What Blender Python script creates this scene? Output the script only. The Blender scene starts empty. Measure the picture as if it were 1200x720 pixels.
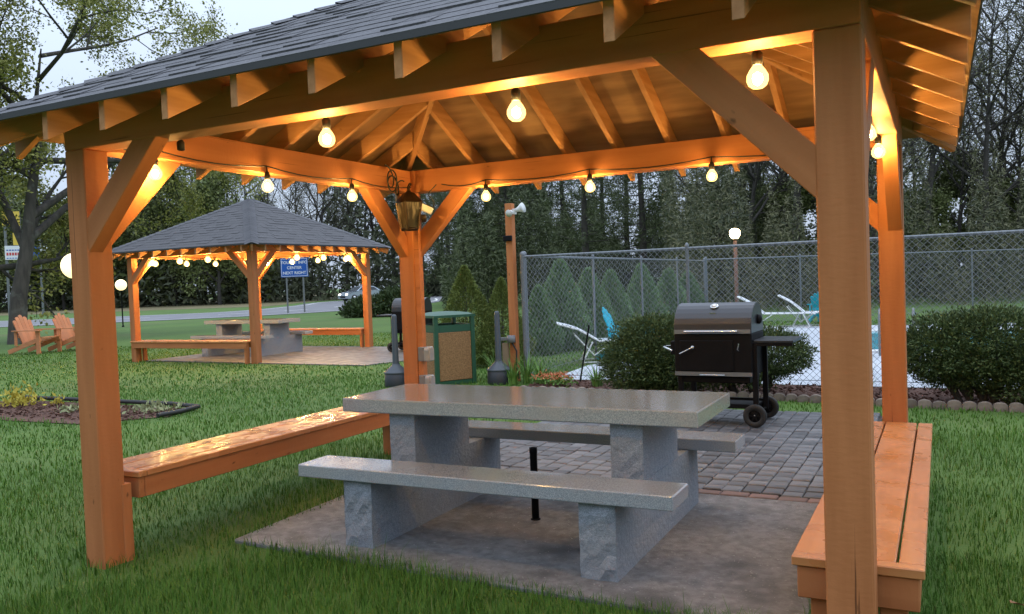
import bpy, bmesh, math, random
import numpy as np
from mathutils import Matrix, Vector

S = bpy.context.scene
C = S.collection
# ------------------------------------------------------------------ camera, world, sun, exposure
F_PX, YAW, PIT, ROL = 976.84, .476, -.0315, -.037
CAM = Vector((.3572, -2.8811, 1.4533))
fw = Vector((-math.sin(YAW)*math.cos(PIT), math.cos(YAW)*math.cos(PIT), math.sin(PIT)))
rt = Vector((math.cos(YAW), math.sin(YAW), 0)); up = rt.cross(fw)
r2 = math.cos(ROL)*rt + math.sin(ROL)*up; u2 = -math.sin(ROL)*rt + math.cos(ROL)*up
cd = bpy.data.cameras.new('camera'); cam = bpy.data.objects.new('camera', cd); C.objects.link(cam)
cd.sensor_width = 36; cd.lens = F_PX/1200*36; cd.clip_start = .05; cd.clip_end = 2000
m = Matrix.Identity(4)
for i in range(3):
    m[i][0], m[i][1], m[i][2], m[i][3] = r2[i], u2[i], -fw[i], CAM[i]
cam.matrix_world = m
S.camera = cam

SUN_EL, SUN_AZ = math.radians(58), math.radians(200)      # soft light from behind the camera
w = bpy.data.worlds.new('World'); S.world = w; w.use_nodes = True
nt = w.node_tree; bg = nt.nodes['Background']
sky = nt.nodes.new('ShaderNodeTexSky'); sky.sky_type = 'NISHITA'; sky.sun_disc = False
sky.sun_elevation = SUN_EL; sky.sun_rotation = SUN_AZ; sky.air_density = 1.0; sky.dust_density = 3.0; sky.ozone_density = 2.0
mx = nt.nodes.new('ShaderNodeMix'); mx.data_type = 'RGBA'; mx.inputs[0].default_value = .86     # high cloud veil
mx.inputs[7].default_value = (7.3, 8.3, 10.0, 1)
tcw = nt.nodes.new('ShaderNodeTexCoord'); sep = nt.nodes.new('ShaderNodeSeparateXYZ'); nt.links.new(tcw.outputs['Generated'], sep.inputs[0])
ov = nt.nodes.new('ShaderNodeMapRange'); ov.inputs[1].default_value = 0; ov.inputs[2].default_value = 1; ov.inputs[3].default_value = .62; ov.inputs[4].default_value = 1.95
nt.links.new(sep.outputs[2], ov.inputs[0])                      # overcast sky: zenith brighter than horizon
vs_ = nt.nodes.new('ShaderNodeVectorMath'); vs_.operation = 'SCALE'; vs_.inputs[0].default_value = (7.0, 8.2, 10.2); nt.links.new(ov.outputs[0], vs_.inputs['Scale']); nt.links.new(vs_.outputs[0], mx.inputs[7])
nt.links.new(sky.outputs[0], mx.inputs[6]); nt.links.new(mx.outputs[2], bg.inputs[0])
bg.inputs[1].default_value = .090
sl = bpy.data.lights.new('sun', 'SUN'); sl.energy = .35; sl.angle = math.radians(40); sl.color = (1, .95, .9)
so = bpy.data.objects.new('sun', sl); C.objects.link(so)
so.rotation_euler = (math.pi/2 - SUN_EL, 0, math.pi - SUN_AZ + math.pi)
S.view_settings.view_transform = 'Standard'; S.view_settings.look = 'None'
S.view_settings.exposure = 0.56; S.view_settings.gamma = 1; S.view_settings.use_curve_mapping = False
S.cycles.use_denoising = True
S.cycles.max_bounces = 6; S.cycles.sample_clamp_indirect = 6.0
BULB = 215.0

# ------------------------------------------------------------------ materials
MATS = {}
def mat(name, col, rough=.7, col2=None, scale=(8, 8, 8), detail=5, mix=.5, bump=0, bscale=None, metal=0, rand=0, island=None,
        emit=None, spec=.5, rough2=None, contrast=(.35, .65), coord='Object', coat=0, stains=None, streak=None, bmap=None, ramp=None):
    M = bpy.data.materials.new(name); M.use_nodes = True; t = M.node_tree; N = t.nodes; Lk = t.links.new
    b = N['Principled BSDF']; b.inputs['Roughness'].default_value = rough; b.inputs['Metallic'].default_value = metal
    b.inputs['Specular IOR Level'].default_value = spec; b.inputs['Coat Weight'].default_value = coat
    b.inputs['Base Color'].default_value = (*col, 1)
    out = None
    if emit:
        b.inputs['Emission Color'].default_value = (*emit[0], 1); b.inputs['Emission Strength'].default_value = emit[1]
    tc = N.new('ShaderNodeTexCoord'); mp = N.new('ShaderNodeMapping'); mp.inputs['Scale'].default_value = scale
    Lk(tc.outputs[coord], mp.inputs[0])
    if col2 or bump or rough2 is not None:
        n = N.new('ShaderNodeTexNoise'); n.inputs['Scale'].default_value = 1; n.inputs['Detail'].default_value = detail
        Lk(mp.outputs[0], n.inputs['Vector'])
        rp = N.new('ShaderNodeMapRange'); rp.inputs[1].default_value, rp.inputs[2].default_value = contrast
        Lk(n.outputs[0], rp.inputs[0])
    if col2:
        x = N.new('ShaderNodeMix'); x.data_type = 'RGBA'; x.inputs[6].default_value = (*col, 1); x.inputs[7].default_value = (*col2, 1)
        Lk(rp.outputs[0], x.inputs[0]); out = x.outputs[2]
    if island:
        g = N.new('ShaderNodeNewGeometry'); x = N.new('ShaderNodeMix'); x.data_type = 'RGBA'
        x.inputs[7].default_value = (*island, 1)
        if out: Lk(out, x.inputs[6])
        else: x.inputs[6].default_value = (*col, 1)
        Lk(g.outputs['Random Per Island'], x.inputs[0]); out = x.outputs[2]
    if stains:
        n3 = N.new('ShaderNodeTexNoise'); n3.inputs['Scale'].default_value = stains[1]; n3.inputs['Detail'].default_value = 4
        Lk(tc.outputs[coord], n3.inputs['Vector'])
        r3 = N.new('ShaderNodeMapRange'); r3.inputs[1].default_value, r3.inputs[2].default_value = stains[2]
        Lk(n3.outputs[0], r3.inputs[0])
        x = N.new('ShaderNodeMix'); x.data_type = 'RGBA'; x.inputs[7].default_value = (*stains[0], 1)
        if out: Lk(out, x.inputs[6])
        else: x.inputs[6].default_value = (*col, 1)
        Lk(r3.outputs[0], x.inputs[0]); out = x.outputs[2]
    if streak:
        for col_s, sc_s, rg_s in streak:
            m4 = N.new('ShaderNodeMapping'); m4.inputs['Scale'].default_value = sc_s; Lk(tc.outputs[coord], m4.inputs[0])
            oi4 = N.new('ShaderNodeObjectInfo'); Lk(oi4.outputs['Location'], m4.inputs['Location'])
            n4 = N.new('ShaderNodeTexNoise'); n4.inputs['Scale'].default_value = 1; n4.inputs['Detail'].default_value = 3; Lk(m4.outputs[0], n4.inputs['Vector'])
            r4 = N.new('ShaderNodeMapRange'); r4.inputs[1].default_value, r4.inputs[2].default_value = rg_s; Lk(n4.outputs[0], r4.inputs[0])
            x = N.new('ShaderNodeMix'); x.data_type = 'RGBA'; x.inputs[7].default_value = (*col_s, 1); Lk(out, x.inputs[6]); Lk(r4.outputs[0], x.inputs[0]); out = x.outputs[2]
    if ramp:
        g = N.new('ShaderNodeNewGeometry'); cr = N.new('ShaderNodeValToRGB'); el = cr.color_ramp.elements
        while len(el) < len(ramp): el.new(.5)
        for e_, (p_, c_) in zip(el, ramp): e_.position = p_; e_.color = (*c_, 1)
        Lk(g.outputs['Random Per Island'], cr.inputs[0])
        if out:
            x = N.new('ShaderNodeMix'); x.data_type = 'RGBA'; x.inputs[0].default_value = .65; Lk(out, x.inputs[6]); Lk(cr.outputs[0], x.inputs[7]); out = x.outputs[2]
        else: out = cr.outputs[0]
    if rand:
        oi = N.new('ShaderNodeObjectInfo'); mr = N.new('ShaderNodeMapRange'); mr.inputs[3].default_value = 1-rand; mr.inputs[4].default_value = 1+rand
        Lk(oi.outputs['Random'], mr.inputs[0])
        h = N.new('ShaderNodeHueSaturation'); Lk(mr.outputs[0], h.inputs['Value'])
        if out: Lk(out, h.inputs['Color'])
        else: h.inputs['Color'].default_value = (*col, 1)
        out = h.outputs[0]
    if out: Lk(out, b.inputs['Base Color'])
    if rough2 is not None:
        rr = N.new('ShaderNodeMapRange'); rr.inputs[1].default_value, rr.inputs[2].default_value = contrast
        rr.inputs[3].default_value = rough; rr.inputs[4].default_value = rough2
        n2 = N.new('ShaderNodeTexNoise'); n2.inputs['Scale'].default_value = 5; n2.inputs['Detail'].default_value = 3
        Lk(tc.outputs[coord], n2.inputs['Vector']); Lk(n2.outputs[0], rr.inputs[0]); Lk(rr.outputs[0], b.inputs['Roughness'])
    if bump:
        bp = N.new('ShaderNodeBump'); bp.inputs['Strength'].default_value = bump; bp.inputs['Distance'].default_value = .01
        if bmap:
            m5 = N.new('ShaderNodeMapping'); m5.inputs['Scale'].default_value = bmap; Lk(tc.outputs[coord], m5.inputs[0])
            nb = N.new('ShaderNodeTexNoise'); nb.inputs['Scale'].default_value = 1; nb.inputs['Detail'].default_value = 4
            Lk(m5.outputs[0], nb.inputs['Vector']); Lk(nb.outputs[0], bp.inputs['Height'])
        elif bscale:
            nb = N.new('ShaderNodeTexNoise'); nb.inputs['Scale'].default_value = bscale; nb.inputs['Detail'].default_value = 4
            Lk(tc.outputs[coord], nb.inputs['Vector']); Lk(nb.outputs[0], bp.inputs['Height'])
        else: Lk(n.outputs[0], bp.inputs['Height'])
        Lk(bp.outputs[0], b.inputs['Normal'])
    MATS[name] = M
    return M
KN = (((.16, .055, .020), (1.1, 90, 90), (.70, .74)), ((.20, .075, .028), (8, 15, 15), (.705, .76)))
WOOD = mat('stained_wood', (.50, .186, .068), .66, (.425, .150, .052), (1.5, 14, 14), 6, bump=.14, bmap=(60, 24, 24), rand=.07, spec=.25, streak=KN)
RAFT = mat('rafter_wood', (.46, .225, .098), .7, (.35, .160, .062), (1.6, 22, 22), 6, bump=.2, rand=.14, spec=.25, streak=(((.20, .085, .03), (5, 11, 11), (.70, .76)),))
WET = mat('wet_bench_wood', (.56, .235, .085), .42, (.50, .200, .068), (2.0, 24, 24), 6, bump=.06, rand=.05, rough2=.20, contrast=(.40, .66), coat=.12)
WET2 = mat('soaked_bench_wood', (.54, .225, .082), .34, (.47, .188, .064), (2.0, 24, 24), 6, rand=.05, rough2=.13, contrast=(.40, .62), coat=.15)
PLY = mat('plywood', (.31, .175, .090), .8, (.19, .105, .056), (1.6, 9, 9), 5, bump=.05, spec=.2, stains=((.36, .22, .12), .9, (.5, .62)))
SHING = mat('asphalt_shingle', (.125, .125, .133), .85, (.085, .085, .092), (60, 60, 60), 3, bump=.5, rand=.11, spec=.5)
SHINGF = mat('asphalt_shingle_field', (.115, .112, .116), .85, (.080, .078, .082), (60, 60, 60), 3, bump=.4, island=(.088, .086, .090), spec=.4)
DRIP = mat('drip_edge_metal', (.035, .037, .040), .6)
def granite(name, rough, bump, base=.34):
    M = mat(name, (base*.90, base, base*1.12), rough, (base*.48, base*.55, base*.63), (230, 230, 230), 2, bump=bump, bscale=34, contrast=(.36, .62),
            stains=((base*.76, base*.78, base*.80), 3.2, (.45, .8)))
    return M
GTOP = granite('granite_polished', .15, 0, .47); GROCK = granite('granite_rock_face', .8, 1.0, .37)
GTOP.node_tree.nodes['Principled BSDF'].inputs['Coat Weight'].default_value = .8; GTOP.node_tree.nodes['Principled BSDF'].inputs['Coat Roughness'].default_value = .10
CONC = mat('concrete_slab', (.235, .236, .238), .78, (.128, .129, .132), (22, 22, 22), 15, bump=.7, bscale=140, rough2=.5, contrast=(.30, .70), streak=(((.088, .088, .090), (3, 3, 3), (.52, .68)), ((.36, .36, .35), (60, 60, 60), (.66, .72))),
           stains=((.13, .105, .088), 1.3, (.60, .76)))
PAVER = mat('paver_stone', (.150, .150, .156), .6, (.092, .091, .095), (9, 9, 9), 6, bump=.5, rand=.36, rough2=.34)
PAVRED = mat('paver_brick', (.22, .135, .11), .7, (.14, .09, .075), (9, 9, 9), 6, bump=.5, rand=.25)
JOINT = mat('joint_sand', (.05, .045, .04), .95, (.035, .03, .027), (30, 30, 30))
SOIL = mat('soil_lawn', (.088, .162, .024), .95, (.064, .125, .019), (.35, .35, .35), 8, bump=.6, bscale=60, stains=((.105, .130, .036), .25, (.55, .8)))
GRASS = mat('grass_blade', (.085, .180, .030), .6, (.050, .115, .020), (.7, .7, .7), 6, spec=.12,
            ramp=((0, (.050, .125, .015)), (.4, (.072, .165, .020)), (.8, (.100, .205, .026)), (.95, (.140, .225, .038)), (.985, (.22, .22, .085)), (1, (.28, .25, .12))))
MULCH = mat('mulch_bark', (.085, .042, .028), .95, (.045, .024, .018), (25, 25, 25), 5, bump=1.0, island=(.13, .060, .040))
ROAD = mat('road_asphalt', (.20, .20, .21), .75, (.15, .15, .16), (.8, .8, .8), 6)
LINE = mat('road_paint', (.75, .75, .72), .6)
DECK = mat('pool_deck_concrete', (.50, .53, .57), .7, (.41, .44, .48), (.8, .8, .8), 6)
WATER = mat('pool_water', (.10, .42, .52), .06, (.16, .52, .60), (1.2, 1.2, 1.2), 3, bump=.25)
POOLW = mat('pool_shell', (.35, .62, .70), .5)
GALV = mat('galvanised_steel', (.18, .20, .22), .5, metal=.4)
WIRE = mat('fence_wire', (.26, .28, .30), .5, metal=.4)
BLK = mat('black_enamel', (.007, .007, .0085), .6, (.009, .009, .011), (12, 12, 12), 3, rough2=.5, spec=.10)
LID = mat('grill_lid_enamel', (.022, .024, .030), .34, coat=.12)
CHROME = mat('chrome', (.62, .62, .62), .22, metal=1)
RUB = mat('rubber', (.018, .018, .018), .7)
GREEN = mat('green_plastic_frame', (.022, .088, .046), .45)
PEB = mat('pebble_panel', (.36, .20, .085), .85, (.22, .115, .045), (55, 55, 55), 3, bump=.9)
ASH = mat('ashtray_plastic', (.062, .074, .088), .42)
ASHD = mat('ashtray_base_plastic', (.030, .034, .042), .5)
TEAL = mat('teal_plastic', (.015, .42, .56), .4)
WHITE = mat('white_plastic', (.74, .75, .74), .45)
SLING = mat('white_sling', (.66, .69, .72), .6)
ADIR = mat('painted_chair_wood', (.56, .235, .105), .6, (.48, .19, .08), (3, 3, 20), 4, rand=.08)
BRONZE = mat('bronze_metal', (.045, .028, .018), .42, metal=.7)
LGLASS = mat('lantern_glass', (.05, .042, .032), .10, (.22, .185, .14), (30, 30, 6), contrast=(.5, .62))
GREYB = mat('grey_box', (.20, .20, .21), .5); CLEAR = mat('clear_cover', (.34, .35, .37), .25, coat=.3)
CORD = mat('black_cord', (.012, .010, .009), .6)
SIGNB = mat('sign_blue', (.014, .10, .42), .4); SIGNW = mat('sign_white', (.78, .79, .8), .5); SIGNR = mat('sign_red', (.55, .05, .05), .5); SIGNY = mat('sign_yellow', (.75, .52, .07), .5)
STEEL = mat('sign_post_steel', (.16, .17, .17), .6)
CARP = mat('car_paint', (.42, .48, .52), .25, metal=.55, coat=.6); CARG = mat('car_glass', (.02, .026, .03), .08)
HEADL = mat('headlight_lit', (.9, .9, .85), .2, emit=((1, .93, .80), 3.2))
BULBM = mat('bulb_core_lit', (1, .8, .5), .3, emit=((1, .645, .225), BULB*3.6))
def glow_glass(name, col, st):
    M = bpy.data.materials.new(name); M.use_nodes = True; t = M.node_tree; t.nodes.clear()
    o_ = t.nodes.new('ShaderNodeOutputMaterial'); e = t.nodes.new('ShaderNodeEmission'); e.inputs[0].default_value = (*col, 1); e.inputs[1].default_value = st
    tr = t.nodes.new('ShaderNodeBsdfTransparent'); tr.inputs[0].default_value = (.92, .85, .7, 1); a = t.nodes.new('ShaderNodeAddShader')
    t.links.new(e.outputs[0], a.inputs[0]); t.links.new(tr.outputs[0], a.inputs[1]); t.links.new(a.outputs[0], o_.inputs[0]); return M
ENV = glow_glass('bulb_glass', (1, .68, .22), 1.1)
BULBF = mat('bulb_lit_warm', (1, .8, .5), .3, emit=((1, .645, .225), 750))
GLOBE = mat('globe_lit', (1, .9, .7), .3, emit=((1, .76, .36), 1.25))
FLOOD = mat('flood_lit', (1, .9, .7), .3, emit=((1, .76, .40), 14))
EDGEM = mat('edging_concrete', (.24, .19, .15), .85, (.16, .12, .095), (16, 16, 16), 5, bump=.5, rand=.25)
PLASTE = mat('black_edging', (.02, .02, .02), .6)
BARK = mat('bark', (.085, .075, .062), .95, (.045, .040, .034), (7, 7, 1.6), 6, bump=.9, stains=((.15, .16, .13), 2.2, (.55, .75)))
BARK2 = mat('bark_far', (.062, .056, .048), .95, (.038, .034, .030), (2, 2, .5), 4)
TWIG = mat('twig', (.062, .054, .045), .95)
def leafm(name, a, b2, c=None): return mat(name, a, .65, c, (.25, .25, .25), 3, island=b2, spec=.25)
LF_SPRING = leafm('leaf_spring', (.20, .21, .045), (.34, .34, .10))
LF_WOOD = leafm('leaf_wood', (.095, .125, .038), (.18, .205, .070))
LF_OLIVE = leafm('leaf_olive', (.090, .094, .050), (.185, .180, .098))
LF_PINE = leafm('needle_pine', (.046, .064, .028), (.115, .135, .060))
LF_DARK = leafm('leaf_dark', (.042, .054, .030), (.110, .118, .066))
LF_ARB = leafm('leaf_arborvitae', (.13, .22, .095), (.22, .33, .15))
LF_SPRUCE = leafm('needle_spruce', (.10, .14, .034), (.21, .25, .065))
LF_YEW = leafm('needle_yew', (.026, .052, .018), (.120, .155, .052))
LF_JUN = leafm('needle_juniper', (.035, .060, .022), (.080, .110, .040))
LF_LILY = leafm('leaf_daylily', (.09, .20, .035), (.17, .31, .07))
LF_YEL = leafm('leaf_yellow', (.42, .36, .05), (.55, .46, .08))
LF_PALE = leafm('leaf_pale', (.22, .25, .12), (.36, .38, .20))
LF_FLOWER = leafm('petal_orange', (.50, .14, .06), (.62, .25, .12))

# ------------------------------------------------------------------ helpers
def tag(o, label=None, cat=None, group=None, kind=None):
    if label: o['label'] = label
    if cat: o['category'] = cat
    if group: o['group'] = group
    if kind: o['kind'] = kind
    return o
def empty(name, loc=(0, 0, 0), rz=0, **k):
    o = bpy.data.objects.new(name, None); C.objects.link(o); o.location = loc; o.rotation_euler = (0, 0, rz); o.empty_display_size = .1
    return tag(o, **k)
def link(name, me, parent=None, loc=None, mw=None, **k):
    o = bpy.data.objects.new(name, me); C.objects.link(o)
    if parent: o.parent = parent
    if loc is not None: o.location = loc
    if mw is not None: o.matrix_local = mw
    return tag(o, **k)
class MB:
    def __init__(s): s.v = []; s.f = []; s.sm = []
    def add(s, vs, fs, smooth=False):
        n = len(s.v); s.v += [tuple(v) for v in vs]; s.f += [tuple(i+n for i in f) for f in fs]; s.sm += [smooth]*len(fs); return s
    def box(s, x0, x1, y0, y1, z0, z1):
        vs = [(x, y, z) for z in (z0, z1) for y in (y0, y1) for x in (x0, x1)]
        return s.add(vs, [(0, 2, 3, 1), (4, 5, 7, 6), (0, 1, 5, 4), (2, 6, 7, 3), (0, 4, 6, 2), (1, 3, 7, 5)])
    def obox(s, c, size, M):
        vs = [Vector(c) + M @ Vector((x*size[0]/2, y*size[1]/2, z*size[2]/2)) for z in (-1, 1) for y in (-1, 1) for x in (-1, 1)]
        return s.add(vs, [(0, 2, 3, 1), (4, 5, 7, 6), (0, 1, 5, 4), (2, 6, 7, 3), (0, 4, 6, 2), (1, 3, 7, 5)])
    def bar(s, a, b, w, h=None, upv=(0, 0, 1)):
        a, b = Vector(a), Vector(b); x = (b-a).normalized(); u = Vector(upv)
        if abs(x.dot(u)) > .98: u = Vector((0, 1, 0))
        y = u.cross(x).normalized(); z = x.cross(y)
        M = Matrix((x, y, z)).transposed()
        return s.obox((a+b)/2, ((b-a).length, w, h or w), M)
    def tube(s, pts, r, n=6, cap=True, smooth=True):
        pts = [Vector(q) for q in pts]; k = len(pts); rr = r if hasattr(r, '__len__') else [r]*k
        vs = []; px = None
        for i, q in enumerate(pts):
            t = (pts[min(i+1, k-1)] - pts[max(i-1, 0)])
            t = t.normalized() if t.length > 1e-9 else Vector((0, 0, 1))
            if px is None: px = t.orthogonal().normalized()
            x = (px - t*px.dot(t)); x = x.normalized() if x.length > 1e-6 else t.orthogonal().normalized(); px = x; y = t.cross(x)
            vs += [q + (x*math.cos(2*math.pi*j/n) + y*math.sin(2*math.pi*j/n))*rr[i] for j in range(n)]
        fs = [(i*n+j, i*n+(j+1) % n, (i+1)*n+(j+1) % n, (i+1)*n+j) for i in range(k-1) for j in range(n)]
        s.add(vs, fs, smooth)
        if cap: s.add([vs[j] for j in range(n)], [tuple(range(n))[::-1]]); s.add([vs[(k-1)*n+j] for j in range(n)], [tuple(range(n))])
        return s
    def lathe(s, prof, n=16, c=(0, 0, 0), smooth=True):
        vs = [(c[0]+r*math.cos(2*math.pi*j/n), c[1]+r*math.sin(2*math.pi*j/n), c[2]+z) for r, z in prof for j in range(n)]
        k = len(prof)
        fs = [(i*n+j, i*n+(j+1) % n, (i+1)*n+(j+1) % n, (i+1)*n+j) for i in range(k-1) for j in range(n)]
        return s.add(vs, fs, smooth)
    def prism(s, poly, axis, a, b):
        # poly in the two other axes, extruded along axis from a to b
        def P(u, v, t): return {'x': (t, u, v), 'y': (u, t, v), 'z': (u, v, t)}[axis]
        n = len(poly); vs = [P(u, v, a) for u, v in poly] + [P(u, v, b) for u, v in poly]
        return s.add(vs, [tuple(range(n))[::-1], tuple(range(n, 2*n))] + [(i, (i+1) % n, n+(i+1) % n, n+i) for i in range(n)])
    def mesh(s, name, m, bevel=0, fix=True):
        me = bpy.data.meshes.new(name); me.from_pydata(s.v, [], s.f); me.materials.append(m)
        if any(s.sm): me.polygons.foreach_set('use_smooth', s.sm)
        if fix or bevel:
            bm = bmesh.new(); bm.from_mesh(me)
            if bevel:
                bmesh.ops.bevel(bm, geom=list(bm.edges), offset=bevel, segments=1, affect='EDGES', clamp_overlap=True)
            bmesh.ops.recalc_face_normals(bm, faces=bm.faces); bm.to_mesh(me); bm.free()
        return me
    def build(s, name, m, parent=None, bevel=0, **k):
        return link(name, s.mesh(name, m, bevel), parent, **k)
def npmesh(name, v, f, m, smooth=False):
    me = bpy.data.meshes.new(name); v = np.asarray(v, np.float32); f = np.asarray(f, np.int32); k = f.shape[1]
    me.vertices.add(len(v)); me.vertices.foreach_set('co', v.ravel())
    me.loops.add(f.size); me.loops.foreach_set('vertex_index', f.ravel())
    me.polygons.add(len(f)); me.polygons.foreach_set('loop_start', np.arange(len(f), dtype=np.int32)*k)
    if smooth: me.polygons.foreach_set('use_smooth', np.ones(len(f), bool))
    me.update(calc_edges=True); me.materials.append(m); return me
def member(name, a, b, w, h, m, parent, upv=(0, 0, 1), bevel=.004, **k):
    """a timber whose local X runs from a to b, so the grain follows it"""
    a, b = Vector(a), Vector(b); x = (b-a).normalized(); u = Vector(upv)
    if abs(x.dot(u)) > .98: u = Vector((0, 1, 0))
    y = u.cross(x).normalized(); z = x.cross(y); Ln = (b-a).length
    M = Matrix((x, y, z)).transposed().to_4x4(); M.translation = a
    me = MB().box(0, Ln, -w/2, w/2, -h/2, h/2).mesh(name, m, bevel)
    return link(name, me, parent, mw=M, **k)
def copy_tree(o, parent=None):
    c = o.copy(); C.objects.link(c); c.parent = parent
    for ch in list(o.children): copy_tree(ch, c)
    return c
def unit(v): return v/np.maximum(np.linalg.norm(v, axis=1, keepdims=True), 1e-9)
def leaves(pos, size, rng, asp=.5, dirs=None, jit=1.0):
    n = len(pos); d = rng.normal(size=(n, 3))
    if dirs is not None: d = dirs + d*jit
    d = unit(d); sd = unit(np.cross(d, rng.normal(size=(n, 3)))); size = np.asarray(size).reshape(-1, 1)*np.ones((n, 1))
    w_ = size*asp*.5
    v = np.stack([pos, pos+d*size*.45+sd*w_, pos+d*size, pos+d*size*.45-sd*w_], 1).reshape(-1, 3)
    f = np.arange(4*n).reshape(n, 4); return v, f

# ------------------------------------------------------------------ ground, road, pool deck
def sheet(name, poly, z, m, kind='structure', label=None):
    me = MB().add([(x, y, z) for x, y in poly], [tuple(range(len(poly)))]).mesh(name, m)
    if me.polygons[0].normal.z < 0: me.flip_normals()
    return link(name, me, kind=kind, label=label)
sheet('lawn', [(-400, -200), (400, -200), (400, 500), (-400, 500)], 0, SOIL)
def strip(ctr, wid):
    L_, R_ = [], []
    for i, q in enumerate(ctr):
        t = Vector(ctr[min(i+1, len(ctr)-1)]) - Vector(ctr[max(i-1, 0)]); n = Vector((-t.y, t.x)).normalized()
        L_.append(Vector(q)+n*wid[0]); R_.append(Vector(q)+n*wid[1])
    return L_, R_
def ribbon(name, ctr, w0, w1, z, m, **k):
    a, b = strip(ctr, (w0, w1)); n = len(ctr)
    me = MB().add([(q.x, q.y, z) for q in a] + [(q.x, q.y, z) for q in b], [(i, n+i, n+i+1, i+1) for i in range(n-1)]).mesh(name, m)
    if me.polygons[0].normal.z < 0: me.flip_normals()
    return link(name, me, **k)
def spline(pts, n=10):
    out = []
    for i in range(len(pts)-1):
        p0, p1, p2, p3 = (Vector(pts[max(i-1, 0)]), Vector(pts[i]), Vector(pts[i+1]), Vector(pts[min(i+2, len(pts)-1)]))
        for k in range(n):
            t = k/n; out.append(.5*((2*p1)+(p2-p0)*t+(2*p0-5*p1+4*p2-p3)*t*t+(3*p1-p0-3*p2+p3)*t**3))
    out.append(Vector(pts[-1])); return out
RC = spline([(-110, -6), (-70, 16), (-44, 31), (-38, 40), (-42, 53), (-49, 66), (-47, 82), (-36, 100), (-10, 125)])
road = ribbon('road', RC, -6.5, 6.5, .02, ROAD, kind='structure')
for off, nm in ((-5.6, 'edge_line'), (5.6, 'edge_line')):
    ribbon(nm, RC, off-.09, off+.09, .026, LINE, parent=road)
for i in range(4, len(RC)-4, 5):
    ribbon('lane_dash', RC[i:i+3], -.12, .12, .026, LINE, parent=road)
sheet('verge', [(-130, 22), (-52, 52), (-62, 72), (-55, 100), (-20, 140), (-140, 160)], .008, mat('dry_grass', (.19, .155, .075), .95, (.13, .115, .05), (.5, .5, .5), 6))
deck_poly = [(-4.70, 8.05), (-4.85, 9.9), (-4.2, 12.0), (-3.6, 19.3), (9, 21.5), (14, 8.05)]
sheet('pool_deck', deck_poly, .012, DECK)
# pool: a raised coping ring round the water
cop = MB(); px0, px1, py0, py1 = -1.15, 8, 12.6, 17.2
for (a, b, c, d) in ((px0-.3, px1+.3, py0-.3, py0), (px0-.3, px1+.3, py1, py1+.3), (px0-.3, px0, py0, py1), (px1, px1+.3, py0, py1)):
    cop.box(a, b, c, d, .014, .05)
cop.build('pool_coping', mat('coping', (.66, .67, .68), .7), kind='structure')
sheet('pool_water', [(px0, py0), (px1, py0), (px1, py1), (px0, py1)], .020, WATER)
hr = empty('pool_handrail', (-.55, 12.2, .012), label='bent steel handrail at the pool steps', cat='handrail')
for dx in (0, .5):
    MB().tube([(dx, -.3, 0), (dx, -.3, .62), (dx, -.15, .75), (dx, .45, .55), (dx, .55, .45), (dx, .55, .03)], .02, 8).build('rail', STEEL, hr)

# ------------------------------------------------------------------ slab and pavers
SX0, SX1 = -3.27, -.16
slab = MB().prism([(-3.30, .60), (-.12, .50), (-.14, 2.46), (SX0-.09, 2.46)], 'z', -.08, .022).build('concrete_slab', CONC, bevel=.006, kind='structure')
sheet('paver_bed', [(SX0-.02, 2.462), (SX1+.02, 2.462), (SX1+.02, 5.92), (SX0-.02, 5.92)], .006, JOINT)
pav = empty('paver_patio', (-1.7, 4.2, 0), kind='structure', label='grey cobble paver patio behind the granite table')
rp = random.Random(5)
def paver_mesh(lx, ly, m, seed):
    q = random.Random(seed); b = MB(); e = .007; j = lambda: q.uniform(-.0025, .0025)
    lo = [(-lx/2+j(), -ly/2+j()), (lx/2+j(), -ly/2+j()), (lx/2+j(), ly/2+j()), (-lx/2+j(), ly/2+j())]
    vs = [(x, y, -.02) for x, y in lo] + [(x, y, .018) for x, y in lo] + [(x*(1-2*e/lx), y*(1-2*e/ly), .0235) for x, y in lo]
    b.add(vs, [(0, 1, 5, 4), (1, 2, 6, 5), (2, 3, 7, 6), (3, 0, 4, 7), (4, 5, 9, 8), (5, 6, 10, 9), (6, 7, 11, 10), (7, 4, 8, 11), (8, 9, 10, 11)])
    return b.mesh('paver', m)
PM = {(l, k): paver_mesh(.121, l, PAVER, k*7+int(l*100)) for l in (.112, .142, .172) for k in range(3)}
PR = [paver_mesh(.172, .095, PAVRED, k+90) for k in range(3)]
spots = []
x = SX0 + .09; k = 0
while x < SX1:
    spots.append((x, 2.515, rp.choice(PR))); x += .179
x = SX0 + .07
while x < SX1 - .05:
    y = 2.572 + rp.uniform(0, .03)
    while y < 5.82:
        l = rp.choice((.112, .142, .142, .172)); spots.append((x, y+l/2, PM[(l, rp.randrange(3))])); y += l+.008
    x += .128
def vis_key(q):
    # pavers nearer the camera and not under the table's near end show largest
    d = math.hypot(q[0]-CAM.x, q[1]-CAM.y); return d + (2.2 if q[0] < -2.75 else 0)
spots.sort(key=vis_key)
rest = MB()
for i, (x, y, me) in enumerate(spots):
    dz = rp.uniform(-.003, .004); tl = (rp.uniform(-.012, .012), rp.uniform(-.012, .012), rp.uniform(-.02, .02))
    if i < 300:
        o = link('paver', me, pav, loc=(x+1.7, y-4.2, dz)); o.rotation_euler = tl
    else:
        rest.add([(v.co.x+x+1.7, v.co.y+y-4.2, v.co.z+dz) for v in me.vertices], [tuple(f.vertices) for f in me.polygons])
rest.build('paver_field', mat('paver_field_stone', (.150, .150, .156), .6, (.092, .091, .095), (9, 9, 9), 6, bump=.5, island=(.085, .085, .09), rough2=.34), pav, kind='stuff')

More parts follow.
